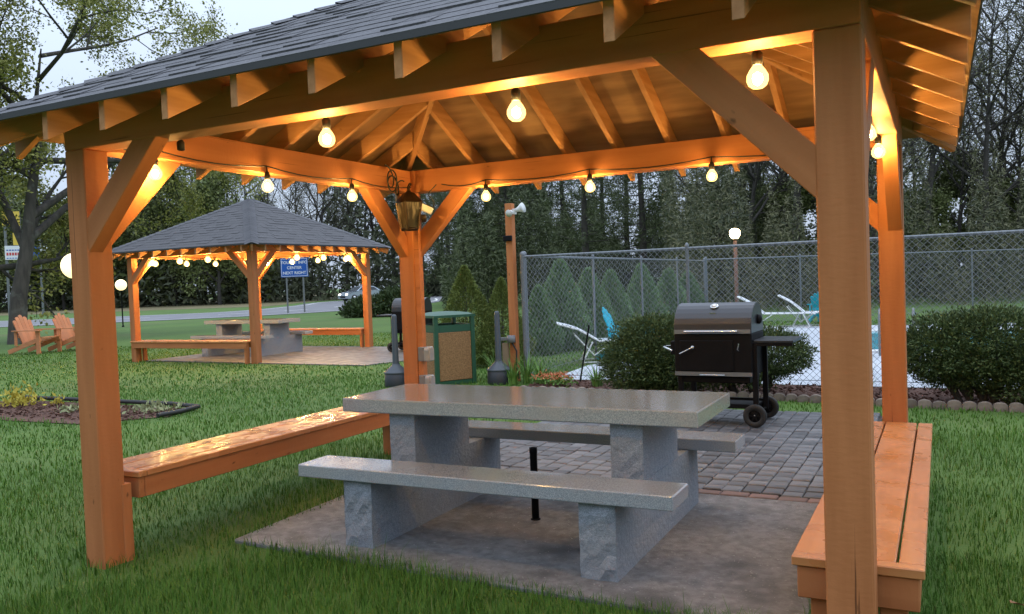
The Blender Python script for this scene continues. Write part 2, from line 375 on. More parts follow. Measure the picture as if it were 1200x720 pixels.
# ------------------------------------------------------------------ pavilions
PS, HB, BH = .148, 2.228, .182          # post side, beam underside, beam depth
SLOPE, OV = .53, .345
def roof_frame(hx, hy):
    """four slopes: (eave left corner, u along the eave, inward n, eave length, horizontal depth)"""
    ex, ey = hx+OV, hy+OV; dep = min(ex, ey)
    return [((-ex, -ey), (1, 0), (0, 1), 2*ex, dep), ((ex, -ey), (0, 1), (-1, 0), 2*ey, dep),
            ((ex, ey), (-1, 0), (0, -1), 2*ex, dep), ((-ex, ey), (0, -1), (1, 0), 2*ey, dep)]
def pavilion(loc, rz, LX, LY, label, single_front, seed):
    root = empty('pavilion', loc, rz, label=label, cat='pavilion', group='orange timber pavilions')
    hx, hy = LX/2, LY/2; rg = random.Random(seed)
    for sx in (-1, 1):
        for sy in (-1, 1):
            cx, cy = sx*(hx-PS/2), sy*(hy-PS/2)
            member('post', (cx, cy, -.05), (cx, cy, HB-.001), PS, PS, WOOD, root, bevel=.006)
            for ax in (0, 1):                                             # two knee braces on every post
                d = Vector((-sx, 0, 0)) if ax == 0 else Vector((0, -sy, 0)); c = Vector((cx, cy, 0)) + d*PS/2
                c = c + (Vector((0, sy, 0)) if ax == 0 else Vector((sx, 0, 0)))*(PS/2-.048)
                a = c + Vector((0, 0, 1.773)) - (d+Vector((0, 0, 1)))*.062; b = c + d*.455 + Vector((0, 0, 2.228)) + (d+Vector((0, 0, 1)))*.06
                member('knee_brace', a, b, .085, .124, WOOD, root, bevel=.003)
    zc = HB+BH/2
    for sy in (-1, 1): member('beam', (-hx, sy*(hy-PS/2), zc), (hx, sy*(hy-PS/2), zc), PS, BH, WOOD, root)
    for sx in (-1, 1): member('beam', (sx*(hx-PS/2), -hy+PS, zc), (sx*(hx-PS/2), hy-PS, zc), PS, BH, WOOD, root)
    ZE = 2.332                                                            # deck underside at the eave edge
    RT, RD = .038, .137                                                   # rafter thickness, plumb depth
    frames = roof_frame(hx, hy)
    for si, (o, u, n, E, dep) in enumerate(frames):
        cnt = int(E/.41); st = (E-(cnt-1)*.41)/2
        for k in range(cnt):
            uu = st + k*.41; run = min(uu, E-uu, dep) - .02
            if run < .25: continue
            t0 = .03; z0 = ZE + SLOPE*t0 - .001; z1 = ZE + SLOPE*run - .001
            cx, cy = o[0]+u[0]*uu, o[1]+u[1]*uu
            M = Matrix(((n[0], -u[0], 0, cx), (n[1], -u[1], 0, cy), (0, 0, 1, 0), (0, 0, 0, 1)))
            b = MB().prism([(t0, z0-RD), (run, z1-RD), (run, z1), (t0, z0)], 'y', -RT/2, RT/2)
            link('rafter', b.mesh('rafter', RAFT, .002), root, mw=M)
    ex, ey = hx+OV, hy+OV; dep = min(ex, ey); zr = ZE + SLOPE*dep
    rx, ry = ex-dep, ey-dep
    for sx in (-1, 1):
        for sy in (-1, 1):
            a = Vector((sx*(ex-.03), sy*(ey-.03), ZE+SLOPE*.03-.075)); b = Vector((sx*rx, sy*ry, zr-.075))
            member('hip_rafter', a, b, .04, .145, RAFT, root)
    if rx > .05 or ry > .05:
        member('ridge_board', (-rx, -ry, zr-.09) if rx > .05 else (0, -ry, zr-.09), (rx, ry, zr-.09) if rx > .05 else (0, ry, zr-.09), .04, .17, RAFT, root)
    # roof deck: underside sheets, thin, with seams between plywood courses
    T = .022
    deckb = MB()
    for (o, u, n, E, dp) in frames:
        def P(uu, run, dz): return (o[0]+u[0]*uu+n[0]*run, o[1]+u[1]*uu+n[1]*run, ZE+SLOPE*run+dz)
        vs = [P(0, 0, 0), P(E, 0, 0), P(E-dp, dp, 0), P(dp, dp, 0), P(0, 0, T), P(E, 0, T), P(E-dp, dp, T), P(dp, dp, T)]
        deckb.add(vs, [(0, 3, 2, 1), (4, 5, 6, 7), (0, 1, 5, 4)])
    roof = deckb.build('roof', PLY, root)
    for (o, u, n, E, dp) in frames:
        a = Vector((o[0]-n[0]*.004, o[1]-n[1]*.004, ZE+.016)); b = a + Vector((u[0], u[1], 0))*E
        member('drip_edge', a, b, .006, .026, DRIP, roof, bevel=0)
    # shingles
    cs = math.cos(math.atan(SLOPE)); sn = math.sin(math.atan(SLOPE)); EXPO = .132
    share = {}
    field = MB()
    for si, (o, u, n, E, dp) in enumerate(frames):
        sl_len = dp/cs; X = Vector((u[0], u[1], 0)); Y = Vector((n[0]*cs, n[1]*cs, sn)); Z = X.cross(Y)
        M = Matrix((X, Y, Z)).transposed().to_4x4(); M.translation = Vector((o[0], o[1], ZE+T/ cs))
        v0 = -.014; row = 0
        while v0 < sl_len-.02:
            v1m = min(v0+EXPO+.05, sl_len); uu = -rg.uniform(0, .2) - .02
            while uu < E:
                wd = rg.choice((.13, .17, .21, .26, .30)); a, b = uu+.002, uu+wd-.002; uu += wd; v1 = min(v1m, (b+.010)/cs, (E-a+.010)/cs)
                if v1 < v0+.03: continue
                h0, h1 = max(v0, 0)*cs, v1*cs
                al, bl, ah, bh_ = max(a, h0-.012), min(b, E-h0+.012), max(a, h1-.012), min(b, E-h1+.012)
                if al >= bl-.004: continue
                if ah > bh_: ah = bh_ = min(max((ah+bh_)/2, al), bl)
                lift = rg.choice((.006, .007, .013)) if row else .010; vo = v0; v0 += (.0 if lift > .0101 else .012)
                clip = (al != a or bl != b or ah != a or bh_ != b)
                def sm(a0, b0, a1, b1, vv0, vv1):
                    vs = [(a0, vv0, -.001), (b0, vv0, -.001), (b1, vv1, 0), (a1, vv1, 0), (a0, vv0, lift), (b0, vv0, lift), (b1, vv1, .003), (a1, vv1, .003)]
                    return vs, [(4, 5, 6, 7), (0, 1, 5, 4), (1, 2, 6, 5), (3, 0, 4, 7)]
                if single_front and si == 0:
                    if clip:
                        vs, fs = sm(al-a, bl-a, ah-a, bh_-a, 0, v1-v0); me = MB().add(vs, fs).mesh('shingle', SHING, fix=False)
                    else:
                        key = (wd, lift, round(v1-v0, 3))
                        if key not in share:
                            vs, fs = sm(0, b-a, 0, b-a, 0, v1-v0); share[key] = MB().add(vs, fs).mesh('shingle', SHING, fix=False)
                        me = share[key]
                    link('shingle', me, roof, mw=M @ Matrix.Translation((a, v0, 0)))
                else:
                    vs, fs = sm(al, bl, ah, bh_, v0, v1)
                    field.add([M @ Vector(v) for v in vs], fs)
                v0 = vo
            v0 += EXPO; row += 1
    link('shingle_field', field.mesh('shingle_field', SHINGF, fix=False), roof, kind='stuff')
    # hip and ridge caps
    def caps(a, b, side):
        a, b = Vector(a), Vector(b); Ln = (b-a).length; d = (b-a)/Ln; t = 0
        sd = Vector((-d.y, d.x, 0)).normalized(); upn = d.cross(sd)*(-1); upn = upn if upn.z > 0 else -upn
        drop = side
        while t < Ln:
            p0, p1 = a+d*t, a+d*min(t+.17, Ln)
            q = [p0+upn*.024, p0+sd*.13-upn*drop+upn*.018, p1+sd*.13-upn*drop+upn*.008, p1+upn*.010, p1-sd*.13-upn*drop+upn*.008, p0-sd*.13-upn*drop+upn*.018]
            me = MB().add(q, [(0, 1, 2, 3), (0, 3, 4, 5)]).mesh('hip_cap', SHING, fix=False)
            link('hip_cap', me, roof); t += .13
    zt = ZE+T
    for sx in (-1, 1):
        for sy in (-1, 1): caps((sx*ex, sy*ey, zt), (sx*rx, sy*ry, zt+SLOPE*dep), .045)
    if rx > .05 or ry > .05: caps((-rx, -ry, zt+SLOPE*dep), (rx, ry, zt+SLOPE*dep), .068)
    return root
P1C = (-1.808, 1.5926); P1X, P1Y = 3.912, 3.185
pav1 = pavilion((P1C[0], P1C[1], 0), 0, P1X, P1Y, 'large open orange timber pavilion sheltering the granite picnic table beside the grill', True, 1)
P2C = (-13.45, 11.25); P2X, P2Y = 3.80, 3.62
pav2 = pavilion((P2C[0], P2C[1], 0), math.pi/2, P2X, P2Y, 'orange timber pavilion on the lawn in front of the blue road sign', False, 2)

# ------------------------------------------------------------------ pavilion benches
def bench(loc, rz, Ln, W_, zt, label, wood=None):
    wood = wood or WET
    b = empty('bench', loc, rz, label=label, cat='bench', group='orange plank benches built between pavilion posts')
    PT = .034; n = 3; g = .009; cw = .055
    pw = (W_-(n-1)*g)/n
    member('end_board', (cw/2, -W_/2, zt-PT/2), (cw/2, W_/2, zt-PT/2), cw, PT, wood, b)
    y1 = -W_/2
    for fr_w in (.20, .44, .36):
        pw = fr_w*(W_-2*g); y = y1+pw/2; y1 += pw+g
        member('plank', (cw+.002, y, zt-PT/2), (Ln, y, zt-PT/2), pw, PT, wood, b)
    zf = zt-PT-.001; fh = .115; ins = .035
    for sy in (-1, 1): member('apron', (.05, sy*(W_/2-ins), zf-fh/2), (Ln-.002, sy*(W_/2-ins), zf-fh/2), .036, fh, WOOD, b)
    member('end_apron', (.03, -W_/2+ins-.018, zf-fh/2), (.03, W_/2-ins+.018, zf-fh/2), .036, fh, WOOD, b)
    for xx in (.075 if zt < .47 or rz == 0 else -.055, Ln-.06):
        for sy in ((-1, 1) if xx > 0 else (-1,)):
            member('leg', (xx, sy*(W_/2-(.10 if xx > 0 else .075)), -.05), (xx, sy*(W_/2-(.10 if xx > 0 else .075)), zf-(.002 if xx > 0 else .02)), .06, .088, WOOD, b)
    return b
# right bench runs from the near right post (y=.148) to the far right post
bench((.08, .152, 0), math.pi/2, 2.88, .425, .445, 'wide orange plank bench beside the lawn, along the grill side of the pavilion')
bench((-3.79, .21, 0), math.pi/2, 2.822, .42, .48, 'wet orange plank bench reflecting bulbs, along the side of the pavilion facing the mulch bed', WET2)
bench((P2C[0]-P2Y/2+.15, P2C[1]-P2X/2+.06, 0), 0, P2Y-.30, .40, .46, 'orange bench on the lawn side of the farther pavilion')
bench((P2C[0]-P2Y/2+.15, P2C[1]+P2X/2-.06, 0), 0, P2Y-.30, .40, .46, 'orange bench on the road side of the farther pavilion')

# ------------------------------------------------------------------ granite picnic tables
def rough_block(x0, x1, y0, y1, z0, z1, seed, amp=.020):
    """block with rock-faced ends (y) and sawn sides"""
    q = np.random.default_rng(seed); nx, ny, nz = 4, 8, 8
    b = MB()
    def face(P, na, nb, rock, nrm):
        vs = []
        for j in range(nb+1):
            for i in range(na+1):
                v = np.array(P(i/na, j/nb), float); edge = (i in (0, na)) or (j in (0, nb))
                if rock: v += np.array(nrm)*q.uniform(-.3 if edge else -.1, .25 if edge else 1)*amp
                vs.append(v)
        b.add(vs, [(j*(na+1)+i, j*(na+1)+i+1, (j+1)*(na+1)+i+1, (j+1)*(na+1)+i) for j in range(nb) for i in range(na)])
    for y, s in ((y0, -1), (y1, 1)): face(lambda u, v: (x0+(x1-x0)*u, y, z0+(z1-z0)*v), 4, 6, True, (0, s, 0))
    for xx, s in ((x0, -1), (x1, 1)): face(lambda u, v: (xx, y0+(y1-y0)*u, z0+(z1-z0)*v), 14, 6, True, (s*.22, 0, 0))
    face(lambda u, v: (x0+(x1-x0)*u, y0+(y1-y0)*v, z1), 1, 1, False, (0, 0, 1))
    return b
def picnic(loc, rz, label, z0):
    t = empty('picnic_table', loc, rz, label=label, cat='picnic table', group='granite picnic tables under the pavilions')
    TL, TW, zt, th = 2.187, .719, .776-z0, .082
    MB().box(-TL/2, TL/2, -TW/2, TW/2, zt-th, zt).build('table_top', GTOP, t, bevel=.006)
    BL, BW, yb, zb, bt = 2.165, .262, .788, .463-z0, .069
    for s in (-1, 1):
        MB().box(-BL/2, BL/2, min(s*yb, s*(yb-BW)), max(s*yb, s*(yb-BW)), zb-bt, zb).build('bench_seat', GTOP, t, bevel=.005)
    xl, lw, ll = .793, .185, .748
    for k, s in enumerate((-1, 1)):
        a, c = (-xl, -xl+lw) if s < 0 else (xl-lw, xl)
        rough_block(a, c, -ll, ll, 0, zb-bt, 10+k).build('lower_support', GROCK, t)
        rough_block(a+.004, c-.004, -.30, .33, zb-bt, zt-th, 20+k, .010).build('upper_support', GROCK, t)
    return t
picnic((-1.811, 1.499, .022), .004, 'grey granite picnic table with attached benches beside the black grill', .022)
picnic((P2C[0]-.1, P2C[1]-.05, .02), .03, 'grey granite picnic table inside the farther pavilion near the road', .0)
um = empty('umbrella_sleeve', (-1.825, 1.559, .02), label='short black pipe standing on the concrete under the granite table', cat='pipe')
MB().lathe([(0, 0), (.022, 0), (.022, .40), (.024, .402), (.024, .435), (.015, .436), (.015, .40)], 14).build('pipe', BLK, um)
MB().lathe([(.030, 0), (.030, .006), (.022, .010)], 14).build('flange', BLK, um)
# patio under the farther pavilion
p2 = MB().prism([(-15.0, 9.5), (-9.0, 9.3), (-8.6, 10.6), (-9.6, 13.1), (-15.1, 13.2)], 'z', -.05, .018).build('far_patio', mat('far_patio_stone', (.17, .165, .16), .6, (.11, .106, .103), (3.2, 3.2, 3.2), 8, bump=.6, rough2=.35), kind='structure')

# ------------------------------------------------------------------ string lights
def string_light(root_loc, rz, runs, label, bm, r, seg=14):
    t = empty('string_lights', root_loc, rz, label=label, cat='string lights', group='warm bulb strings under the pavilion beams')
    prof = [(0, -.064), (.018, -.061), (.030, -.051), (.036, -.036), (.035, -.020), (.026, -.003), (.015, .012), (.013, .018)]
    bulb_me = MB().lathe([(a*r, b*r) for a, b in prof], seg).mesh('bulb', ENV)
    core_me = MB().lathe([(.0005, -.052), (.011, -.046), (.0165, -.034), (.0145, -.018), (.0005, -.008)], 10).mesh('glowing_core', bm)
    core_me.transform(Matrix.Scale(r, 4))
    sock_me = MB().lathe([(.013*r, .014), (.019, .016), (.020, .055), (.012, .066), (.004, .070), (.004, .105)], 10).mesh('socket', CORD)
    for (a, b, poss, *dr) in runs:
        dr = dr[0] if dr else .105; a, b = Vector(a), Vector(b); pts = []
        marks = [0]+[q for q, lit in poss]+[1]
        for i in range(len(marks)-1):
            for k in range(6):
                f = k/6; tt = marks[i]+(marks[i+1]-marks[i])*f
                q = a.lerp(b, tt); q.z -= .030*4*f*(1-f); pts.append(q)
        pts.append(b); MB().tube(pts, .0045 if r < 1.3 else .006, 5).build('cord', CORD, t)
        for q, lit in poss:
            c = a.lerp(b, q) - Vector((0, 0, dr))
            if lit:
                o = link('bulb', bulb_me, t, loc=c); link('socket', sock_me, o); link('glowing_core', core_me, o)
            else:
                link('empty_socket', sock_me, t, loc=c)
    return t
ix0, ix1, iy0, iy1 = -3.616+.022, 0-.022, .148+.022, 3.037-.022
zc = 2.272
def fr(a, b, vals): return [((v-a)/(b-a), l) for v, l in vals]
string_light((0, 0, 0), 0, [
    ((ix0, iy0, zc), (ix1, iy0, zc), fr(ix0, ix1, [(-3.086, 0), (-2.141, 1), (-1.163, 1), (-.206, 1)])),
    ((ix0-.001, iy0, zc), (ix0-.001, iy1, zc), fr(iy0, iy1, [(.43, 1), (1.321, 1), (2.214, 1)])),
    ((ix0+.3, iy1, zc), (ix1, iy1, zc), fr(ix0+.3, ix1, [(-2.88, 1), (-1.983, 1), (-1.062, 1)])),
    ((.045, iy1, 2.221), (.045, iy0, 2.221), fr(iy1, iy0, [(2.48, 1), (1.72, 1), (.82, 1)]), .062)],
    'string of glowing warm bulbs under the beams above the granite table by the grill', BULBM, 1.08)
qx, qy = P2X/2-PS-.03, P2Y/2-PS-.03
ev = [(.12, 1), (.38, 1), (.63, 1), (.88, 1)]
string_light((P2C[0], P2C[1], 0), math.pi/2, [((-qx, -qy, zc), (qx, -qy, zc), ev), ((qx, -qy, zc), (qx, qy, zc), ev), ((qx, qy, zc), (-qx, qy, zc), ev), ((-qx, qy, zc), (-qx, -qy, zc), ev)],
             'string of glowing bulbs under the farther pavilion near the road sign', BULBF, 1.75, 10)

# ------------------------------------------------------------------ lantern, cord coil, outlets on the far left post
lx, ly = -3.616, 3.037
ln = empty('lantern', (-3.52, 2.86, 2.02), math.radians(20), label='bronze box lantern hanging on the post with outlet boxes', cat='lantern')
MB().lathe([(.115, .105), (.105, .125), (.045, .185), (.02, .195), (.012, .21), (.012, .225)], 4).build('cap', BRONZE, ln)
MB().lathe([(.0, -.125), (.07, -.125), (.075, -.105), (.07, -.10)], 4).build('base', BRONZE, ln)
for j in range(4):
    a = 2*math.pi*j/4
    MB().bar((.108*math.cos(a), .108*math.sin(a), .11), (.072*math.cos(a), .072*math.sin(a), -.11), .012).build('frame_bar', BRONZE, ln)
    a2 = a+math.pi/2
    q = [(.100*math.cos(a), .100*math.sin(a), .105), (.100*math.cos(a2), .100*math.sin(a2), .105), (.066*math.cos(a2), .066*math.sin(a2), -.105), (.066*math.cos(a), .066*math.sin(a), -.105)]
    q2 = [(x*.95, y*.95, z) for x, y, z in q]
    MB().add(q+q2, [(0, 1, 2, 3), (7, 6, 5, 4)]).build('glass', LGLASS, ln)
MB().tube([(0, 0, .22), (.02, .02, .26), (0, .05, .27), (-.03, .09, .24)], .006, 6).build('hook', BRONZE, ln)
pts = []
for i in range(60):
    a = i/60*2*math.pi*3.1; q = i/60
    pts.append((-3.575+.03*math.sin(a*.37), 2.62+.22*q+.07*math.sin(a)*(1-.3*q), 2.33+.085*math.cos(a)*(1-.25*q)-.09*q))
tag(MB().tube(pts, .006, 5).build('cord_coil', CORD), 'loops of black cord hanging on the beam above the bronze lantern', 'cord')
ad = empty('power_adapter', (-3.40, 2.93, 2.07), .5, label='white plug adapter dangling beside the bronze lantern', cat='adapter')
MB().box(-.055, .055, -.02, .02, -.028, .028).build('case', WHITE, ad, bevel=.006).rotation_euler = (0, .45, 0)
MB().tube([(.05, 0, -.02), (.07, 0, .05), (.02, -.02, .12), (.09, .02, .20)], .005, 5).build('lead', CORD, ad)
MB().lathe([(0, -.05), (.02, -.05), (.024, 0), (.02, .01), (0, .01)], 8, (-.02, -.03, -.06)).build('plug', BRONZE, ad)
cdt = empty('conduit', (lx+.030, ly+.03, 0), label='orange painted conduit strip fixed to the post with outlet boxes', cat='conduit')
MB().box(-.028, .018, -.02, .02, 0, 2.22).build('pipe', WOOD, cdt)
for z, nm in ((.86, 0), (.62, 1)):
    ob = empty('outlet_box', (lx+.052, ly+.005, z), label=('grey outlet box with clear cover, upper one on the pavilion post', 'grey outlet box with clear cover, lower one on the pavilion post')[nm], cat='outlet box', group='outlet boxes on the post')
    MB().box(-.03, .03, -.03, .03, -.06, .06).build('box', GREYB, ob, bevel=.004)
    MB().prism([(-.042, -.060), (.042, -.060), (.042, .040), (.026, .064), (-.026, .064), (-.042, .040)], 'x', .031, .092).build('cover', CLEAR, ob, bevel=.008)

# ------------------------------------------------------------------ grill
def grill(loc, rz, label):
    g = empty('grill', loc, rz, label=label, cat='grill', group='black charcoal grills')
    hw = .365; D0, D1 = -.02, .50
    # fire box
    MB().prism([(D0, .46), (D1-.02, .46), (D1, .86), (D0, .86)], 'x', -hw, hw).build('fire_box', BLK, g, bevel=.008)
    # lid: barrel section
    arc = [(D0, .862)] + [(D0+.0+.26-.26*math.cos(a), .90+.245*math.sin(a)) for a in [math.pi*k/14 for k in range(1, 14)]] + [(D1, .862)]
    lid = MB().prism(arc, 'x', -hw, hw).build('lid', LID, g, bevel=.004)
    MB().box(-hw+.008, hw-.008, D0-.012, D0-.001, .862, .90).build('trim_strip', GALV, lid)
    hb = MB(); hb.tube([(-.25, D0-.055, .885), (.25, D0-.055, .885)], .011, 8)
    hb.build('handle', CHROME, lid)
    for s in (-1, 1): MB().tube([(s*.235, D0-.01, .885), (s*.235, D0-.055, .885)], .008, 6).build('handle_bracket', CHROME, lid)
    th = MB().lathe([(.0, .0), (.038, 0), (.042, .008), (.034, .014), (0, .014)], 18).build('thermometer', CHROME, lid)
    a = 1.02; th.matrix_local = Matrix.Translation((0, D0+.26-.262*math.cos(a), .90+.247*math.sin(a))) @ Matrix.Rotation(math.pi/2-a, 4, 'X')
    MB().lathe([(0, .015), (.030, .015), (.0, .0152)], 18).build('dial', WHITE, th)
    MB().box(-.03, .03, D0+.26-.262*math.cos(.66)-.004, D0+.26-.262*math.cos(.66)+.002, .90+.247*math.sin(.66)-.004, .90+.247*math.sin(.66)+.004).build('name_plate', CHROME, lid)
    MB().lathe([(0, 0), (.045, 0), (.045, .02), (.036, .03), (.012, .04), (0, .04)], 14).build('chimney_cap', BLK, lid).matrix_local = Matrix.Translation((hw, .26, .98)) @ Matrix.Rotation(math.pi/2, 4, 'Y')
    # front door and hardware
    door = MB().box(-.31, .20, D0-.014, D0-.001, .51, .80).build('charcoal_door', BLK, g, bevel=.006)
    MB().tube([(-.18, D0-.03, .735), (-.30, D0-.05, .675)], .007, 6).build('door_handle', CHROME, door)
    MB().lathe([(0, 0), (.016, 0), (.016, .02), (0, .02)], 10, (0, 0, 0)).build('handle_knob', CHROME, door).matrix_local = Matrix.Translation((-.18, D0-.014, .735)) @ Matrix.Rotation(math.pi/2, 4, 'X')
    MB().tube([(.255, D0-.012, .70), (.245, D0-.05, .72), (.26, D0-.05, .775)], .007, 6).build('crank_handle', CHROME, g)
    MB().box(-hw+.002, hw-.002, D0-.010, D0+.02, .465, .502).build('bottom_trim', GALV, g)
    tr = MB().box(-.33, .33, .02, .44, .395, .455).build('ash_tray', BLK, g, bevel=.006)
    MB().tube([(-.12, D0-.012, .478), (-.115, D0-.045, .478), (.115, D0-.045, .478), (.12, D0-.012, .478)], .007, 6).build('tray_handle', CHROME, tr)
    MB().tube([(-hw-.001, .10, .735), (-hw-.10, .06, .735), (-hw-.10, -.03, .735), (-hw-.02, -.03, .70)], .010, 8).build('side_handle', CHROME, g)
    MB().box(-hw-.045, -hw-.001, .0, .07, .66, .79).build('latch', BLK, g, bevel=.005)
    # side shelf
    sh = MB().box(hw+.004, hw+.36, .02, .50, .772, .800).build('side_shelf', LID, g, bevel=.006)
    MB().box(hw+.004, hw+.35, .022, .04, .745, .771).build('shelf_rim', BLK, sh)
    # legs, axle, wheels
    for xx, y in ((hw+.015, .03), (hw+.015, .46), (-hw+.04, .03), (-hw+.04, .46)):
        z0 = .10 if xx > 0 else 0
        MB().box(xx-.024, xx+.024, y-.018, y+.018, z0, .77 if xx > 0 else .47).build('leg', BLK, g, bevel=.003)
    for y in (.03, .46): MB().box(-hw+.066, hw-.01, y-.014, y+.014, .16, .20).build('cross_bar', BLK, g)
    MB().box(-hw+.05, hw-.01, .045, .445, .165, .178).build('bottom_shelf', BLK, g)
    for y in (-.035, .525):
        wv = MB()
        wv.lathe([(.055, -.022), (.098, -.022), (.106, -.014), (.106, .014), (.098, .022), (.055, .022), (.055, -.022)], 24)
        wh = wv.build('wheel', RUB, g); wh.matrix_local = Matrix.Translation((hw+.015, y, .106)) @ Matrix.Rotation(math.pi/2, 4, 'X')
        hub = MB().lathe([(0, -.014), (.056, -.014), (.056, .014), (0, .014)], 16)
        for k in range(6):
            an = k*math.pi/3; hub.bar((.012*math.cos(an), .012*math.sin(an), .017), (.052*math.cos(an), .052*math.sin(an), .017), .012, .010)
        hub.build('hub', BLK, wh)
    MB().tube([(hw+.015, -.05, .115), (hw+.015, .54, .115)], .008, 6).build('axle', CHROME, g)
    return g
grill((-1.56, 4.92, .026), -.02, 'black barrel charcoal grill with side shelf on the paver patio')
grill((-9.85, 12.35, .02), math.pi+.2, 'black charcoal grill beside the farther pavilion, half hidden behind a post')

# ------------------------------------------------------------------ litter bin, ashtrays
def bin_():
    b = empty('litter_bin', (-6.06, 7.42, 0), math.radians(58), label='green litter bin with tan pebble panels by the pavilion post', cat='litter bin')
    h = .29
    for sx in (-1, 1):
        for sy in (-1, 1):
            MB().box(sx*h-.03, sx*h+.03, sy*h-.03, sy*h+.03, 0, 1.0).build('corner_post', GREEN, b, bevel=.008)
    top = MB()
    n = 8; vs = []
    for i in range(n+1):
        for j in range(n+1):
            x, y = -h-.04+(2*h+.08)*i/n, -h-.04+(2*h+.08)*j/n
            e = min(i, j, n-i, n-j); vs.append((x, y, 1.0+[0, .028, .040, .046, .05][min(e, 4)]))
    top.add(vs, [(i*(n+1)+j, (i+1)*(n+1)+j, (i+1)*(n+1)+j+1, i*(n+1)+j+1) for i in range(n) for j in range(n)], True)
    top.box(-h-.04, h+.04, -h-.04, h+.04, .965, 1.0)
    top.build('lid', GREEN, b)
    for k in range(4):
        M = Matrix.Rotation(k*math.pi/2, 4, 'Z')
        o = MB().box(-h+.032, h-.032, -h-.012, -h+.012, .76, .86).build('rim_band', GREEN, b); o.matrix_local = M
        o = MB().box(-h+.032, h-.032, -h-.015, -h+.012, .07, .755).build('pebble_panel', PEB, b, bevel=.006); o.matrix_local = M
        o = MB().box(-h+.032, h-.032, -h-.012, -h+.012, .01, .065).build('bottom_band', GREEN, b); o.matrix_local = M
    MB().box(-h+.03, h-.03, -h+.03, h-.03, .05, .74).build('liner', BLK, b)
bin_()
for (x, y, lab) in ((-5.24, 7.50, 'slate grey smokers post ashtray in front of the daylilies beside the litter bin'), (-6.62, 6.95, 'slate grey smokers post ashtray half hidden behind the pavilion post')):
    a = empty('ashtray_post', (x, y, 0), label=lab, cat='ashtray', group='smokers post ashtrays')
    MB().lathe([(0, 0), (.165, 0), (.17, .02), (.165, .185), (.16, .19)], 24).build('base', ASHD, a)
    MB().lathe([(.172, .19), (.176, .205), (.17, .215), (.062, .305), (.052, .325)], 24).build('hood', ASH, a)
    MB().lathe([(.052, .325), (.046, .36), (.038, 1.0), (.034, 1.02), (.018, 1.032), (0, 1.034)], 18).build('stem', ASH, a)

# ------------------------------------------------------------------ orange light post with flood lamp
lp = empty('light_post', (-5.13, 7.80, 0), label='square orange timber post with flood lamp at the fence corner', cat='post')
member('post', (0, 0, -.05), (0, 0, 2.56), .105, .105, WOOD, lp)
fl = MB().lathe([(.0, .02), (.028, .02), (.035, .06), (.07, .13), (.075, .145), (.0, .140)], 14).build('flood_lamp', WHITE, lp)
fl.matrix_local = Matrix.Translation((.09, -.02, 2.45)) @ Matrix.Rotation(math.radians(75), 4, 'Y')
MB().box(.052, .10, -.03, .03, 2.40, 2.48).build('lamp_bracket', WHITE, lp, bevel=.006)
MB().lathe([(.0, .02), (.028, .02), (.033, .055), (.055, .10), (.0, .10)], 12).build('flood_lamp', WHITE, lp).matrix_local = Matrix.Translation((.07, -.07, 2.44)) @ Matrix.Rotation(math.radians(110), 4, 'X')
MB().box(-.075, .06, -.11, -.054, 2.02, 2.10).build('camera_box', BLK, lp, bevel=.01)
MB().lathe([(0, -.05), (.06, -.05), (.06, .05), (0, .05)], 12, (.0, -.10, .62)).build('junction_box', GREYB, lp)
MB().box(-.20, .02, -.115, -.06, .60, .64).build('tap_bracket', GREYB, lp)
MB().tube([(.0, -.11, .60), (.09, -.12, .45), (.07, -.10, .25), (.10, -.09, .05)], .012, 6).build('hose', RUB, lp)
MB().box(-.15, -.06, -.10, -.06, .0, .56).build('stake', mat('weathered_wood', (.30, .22, .14), .85), lp)

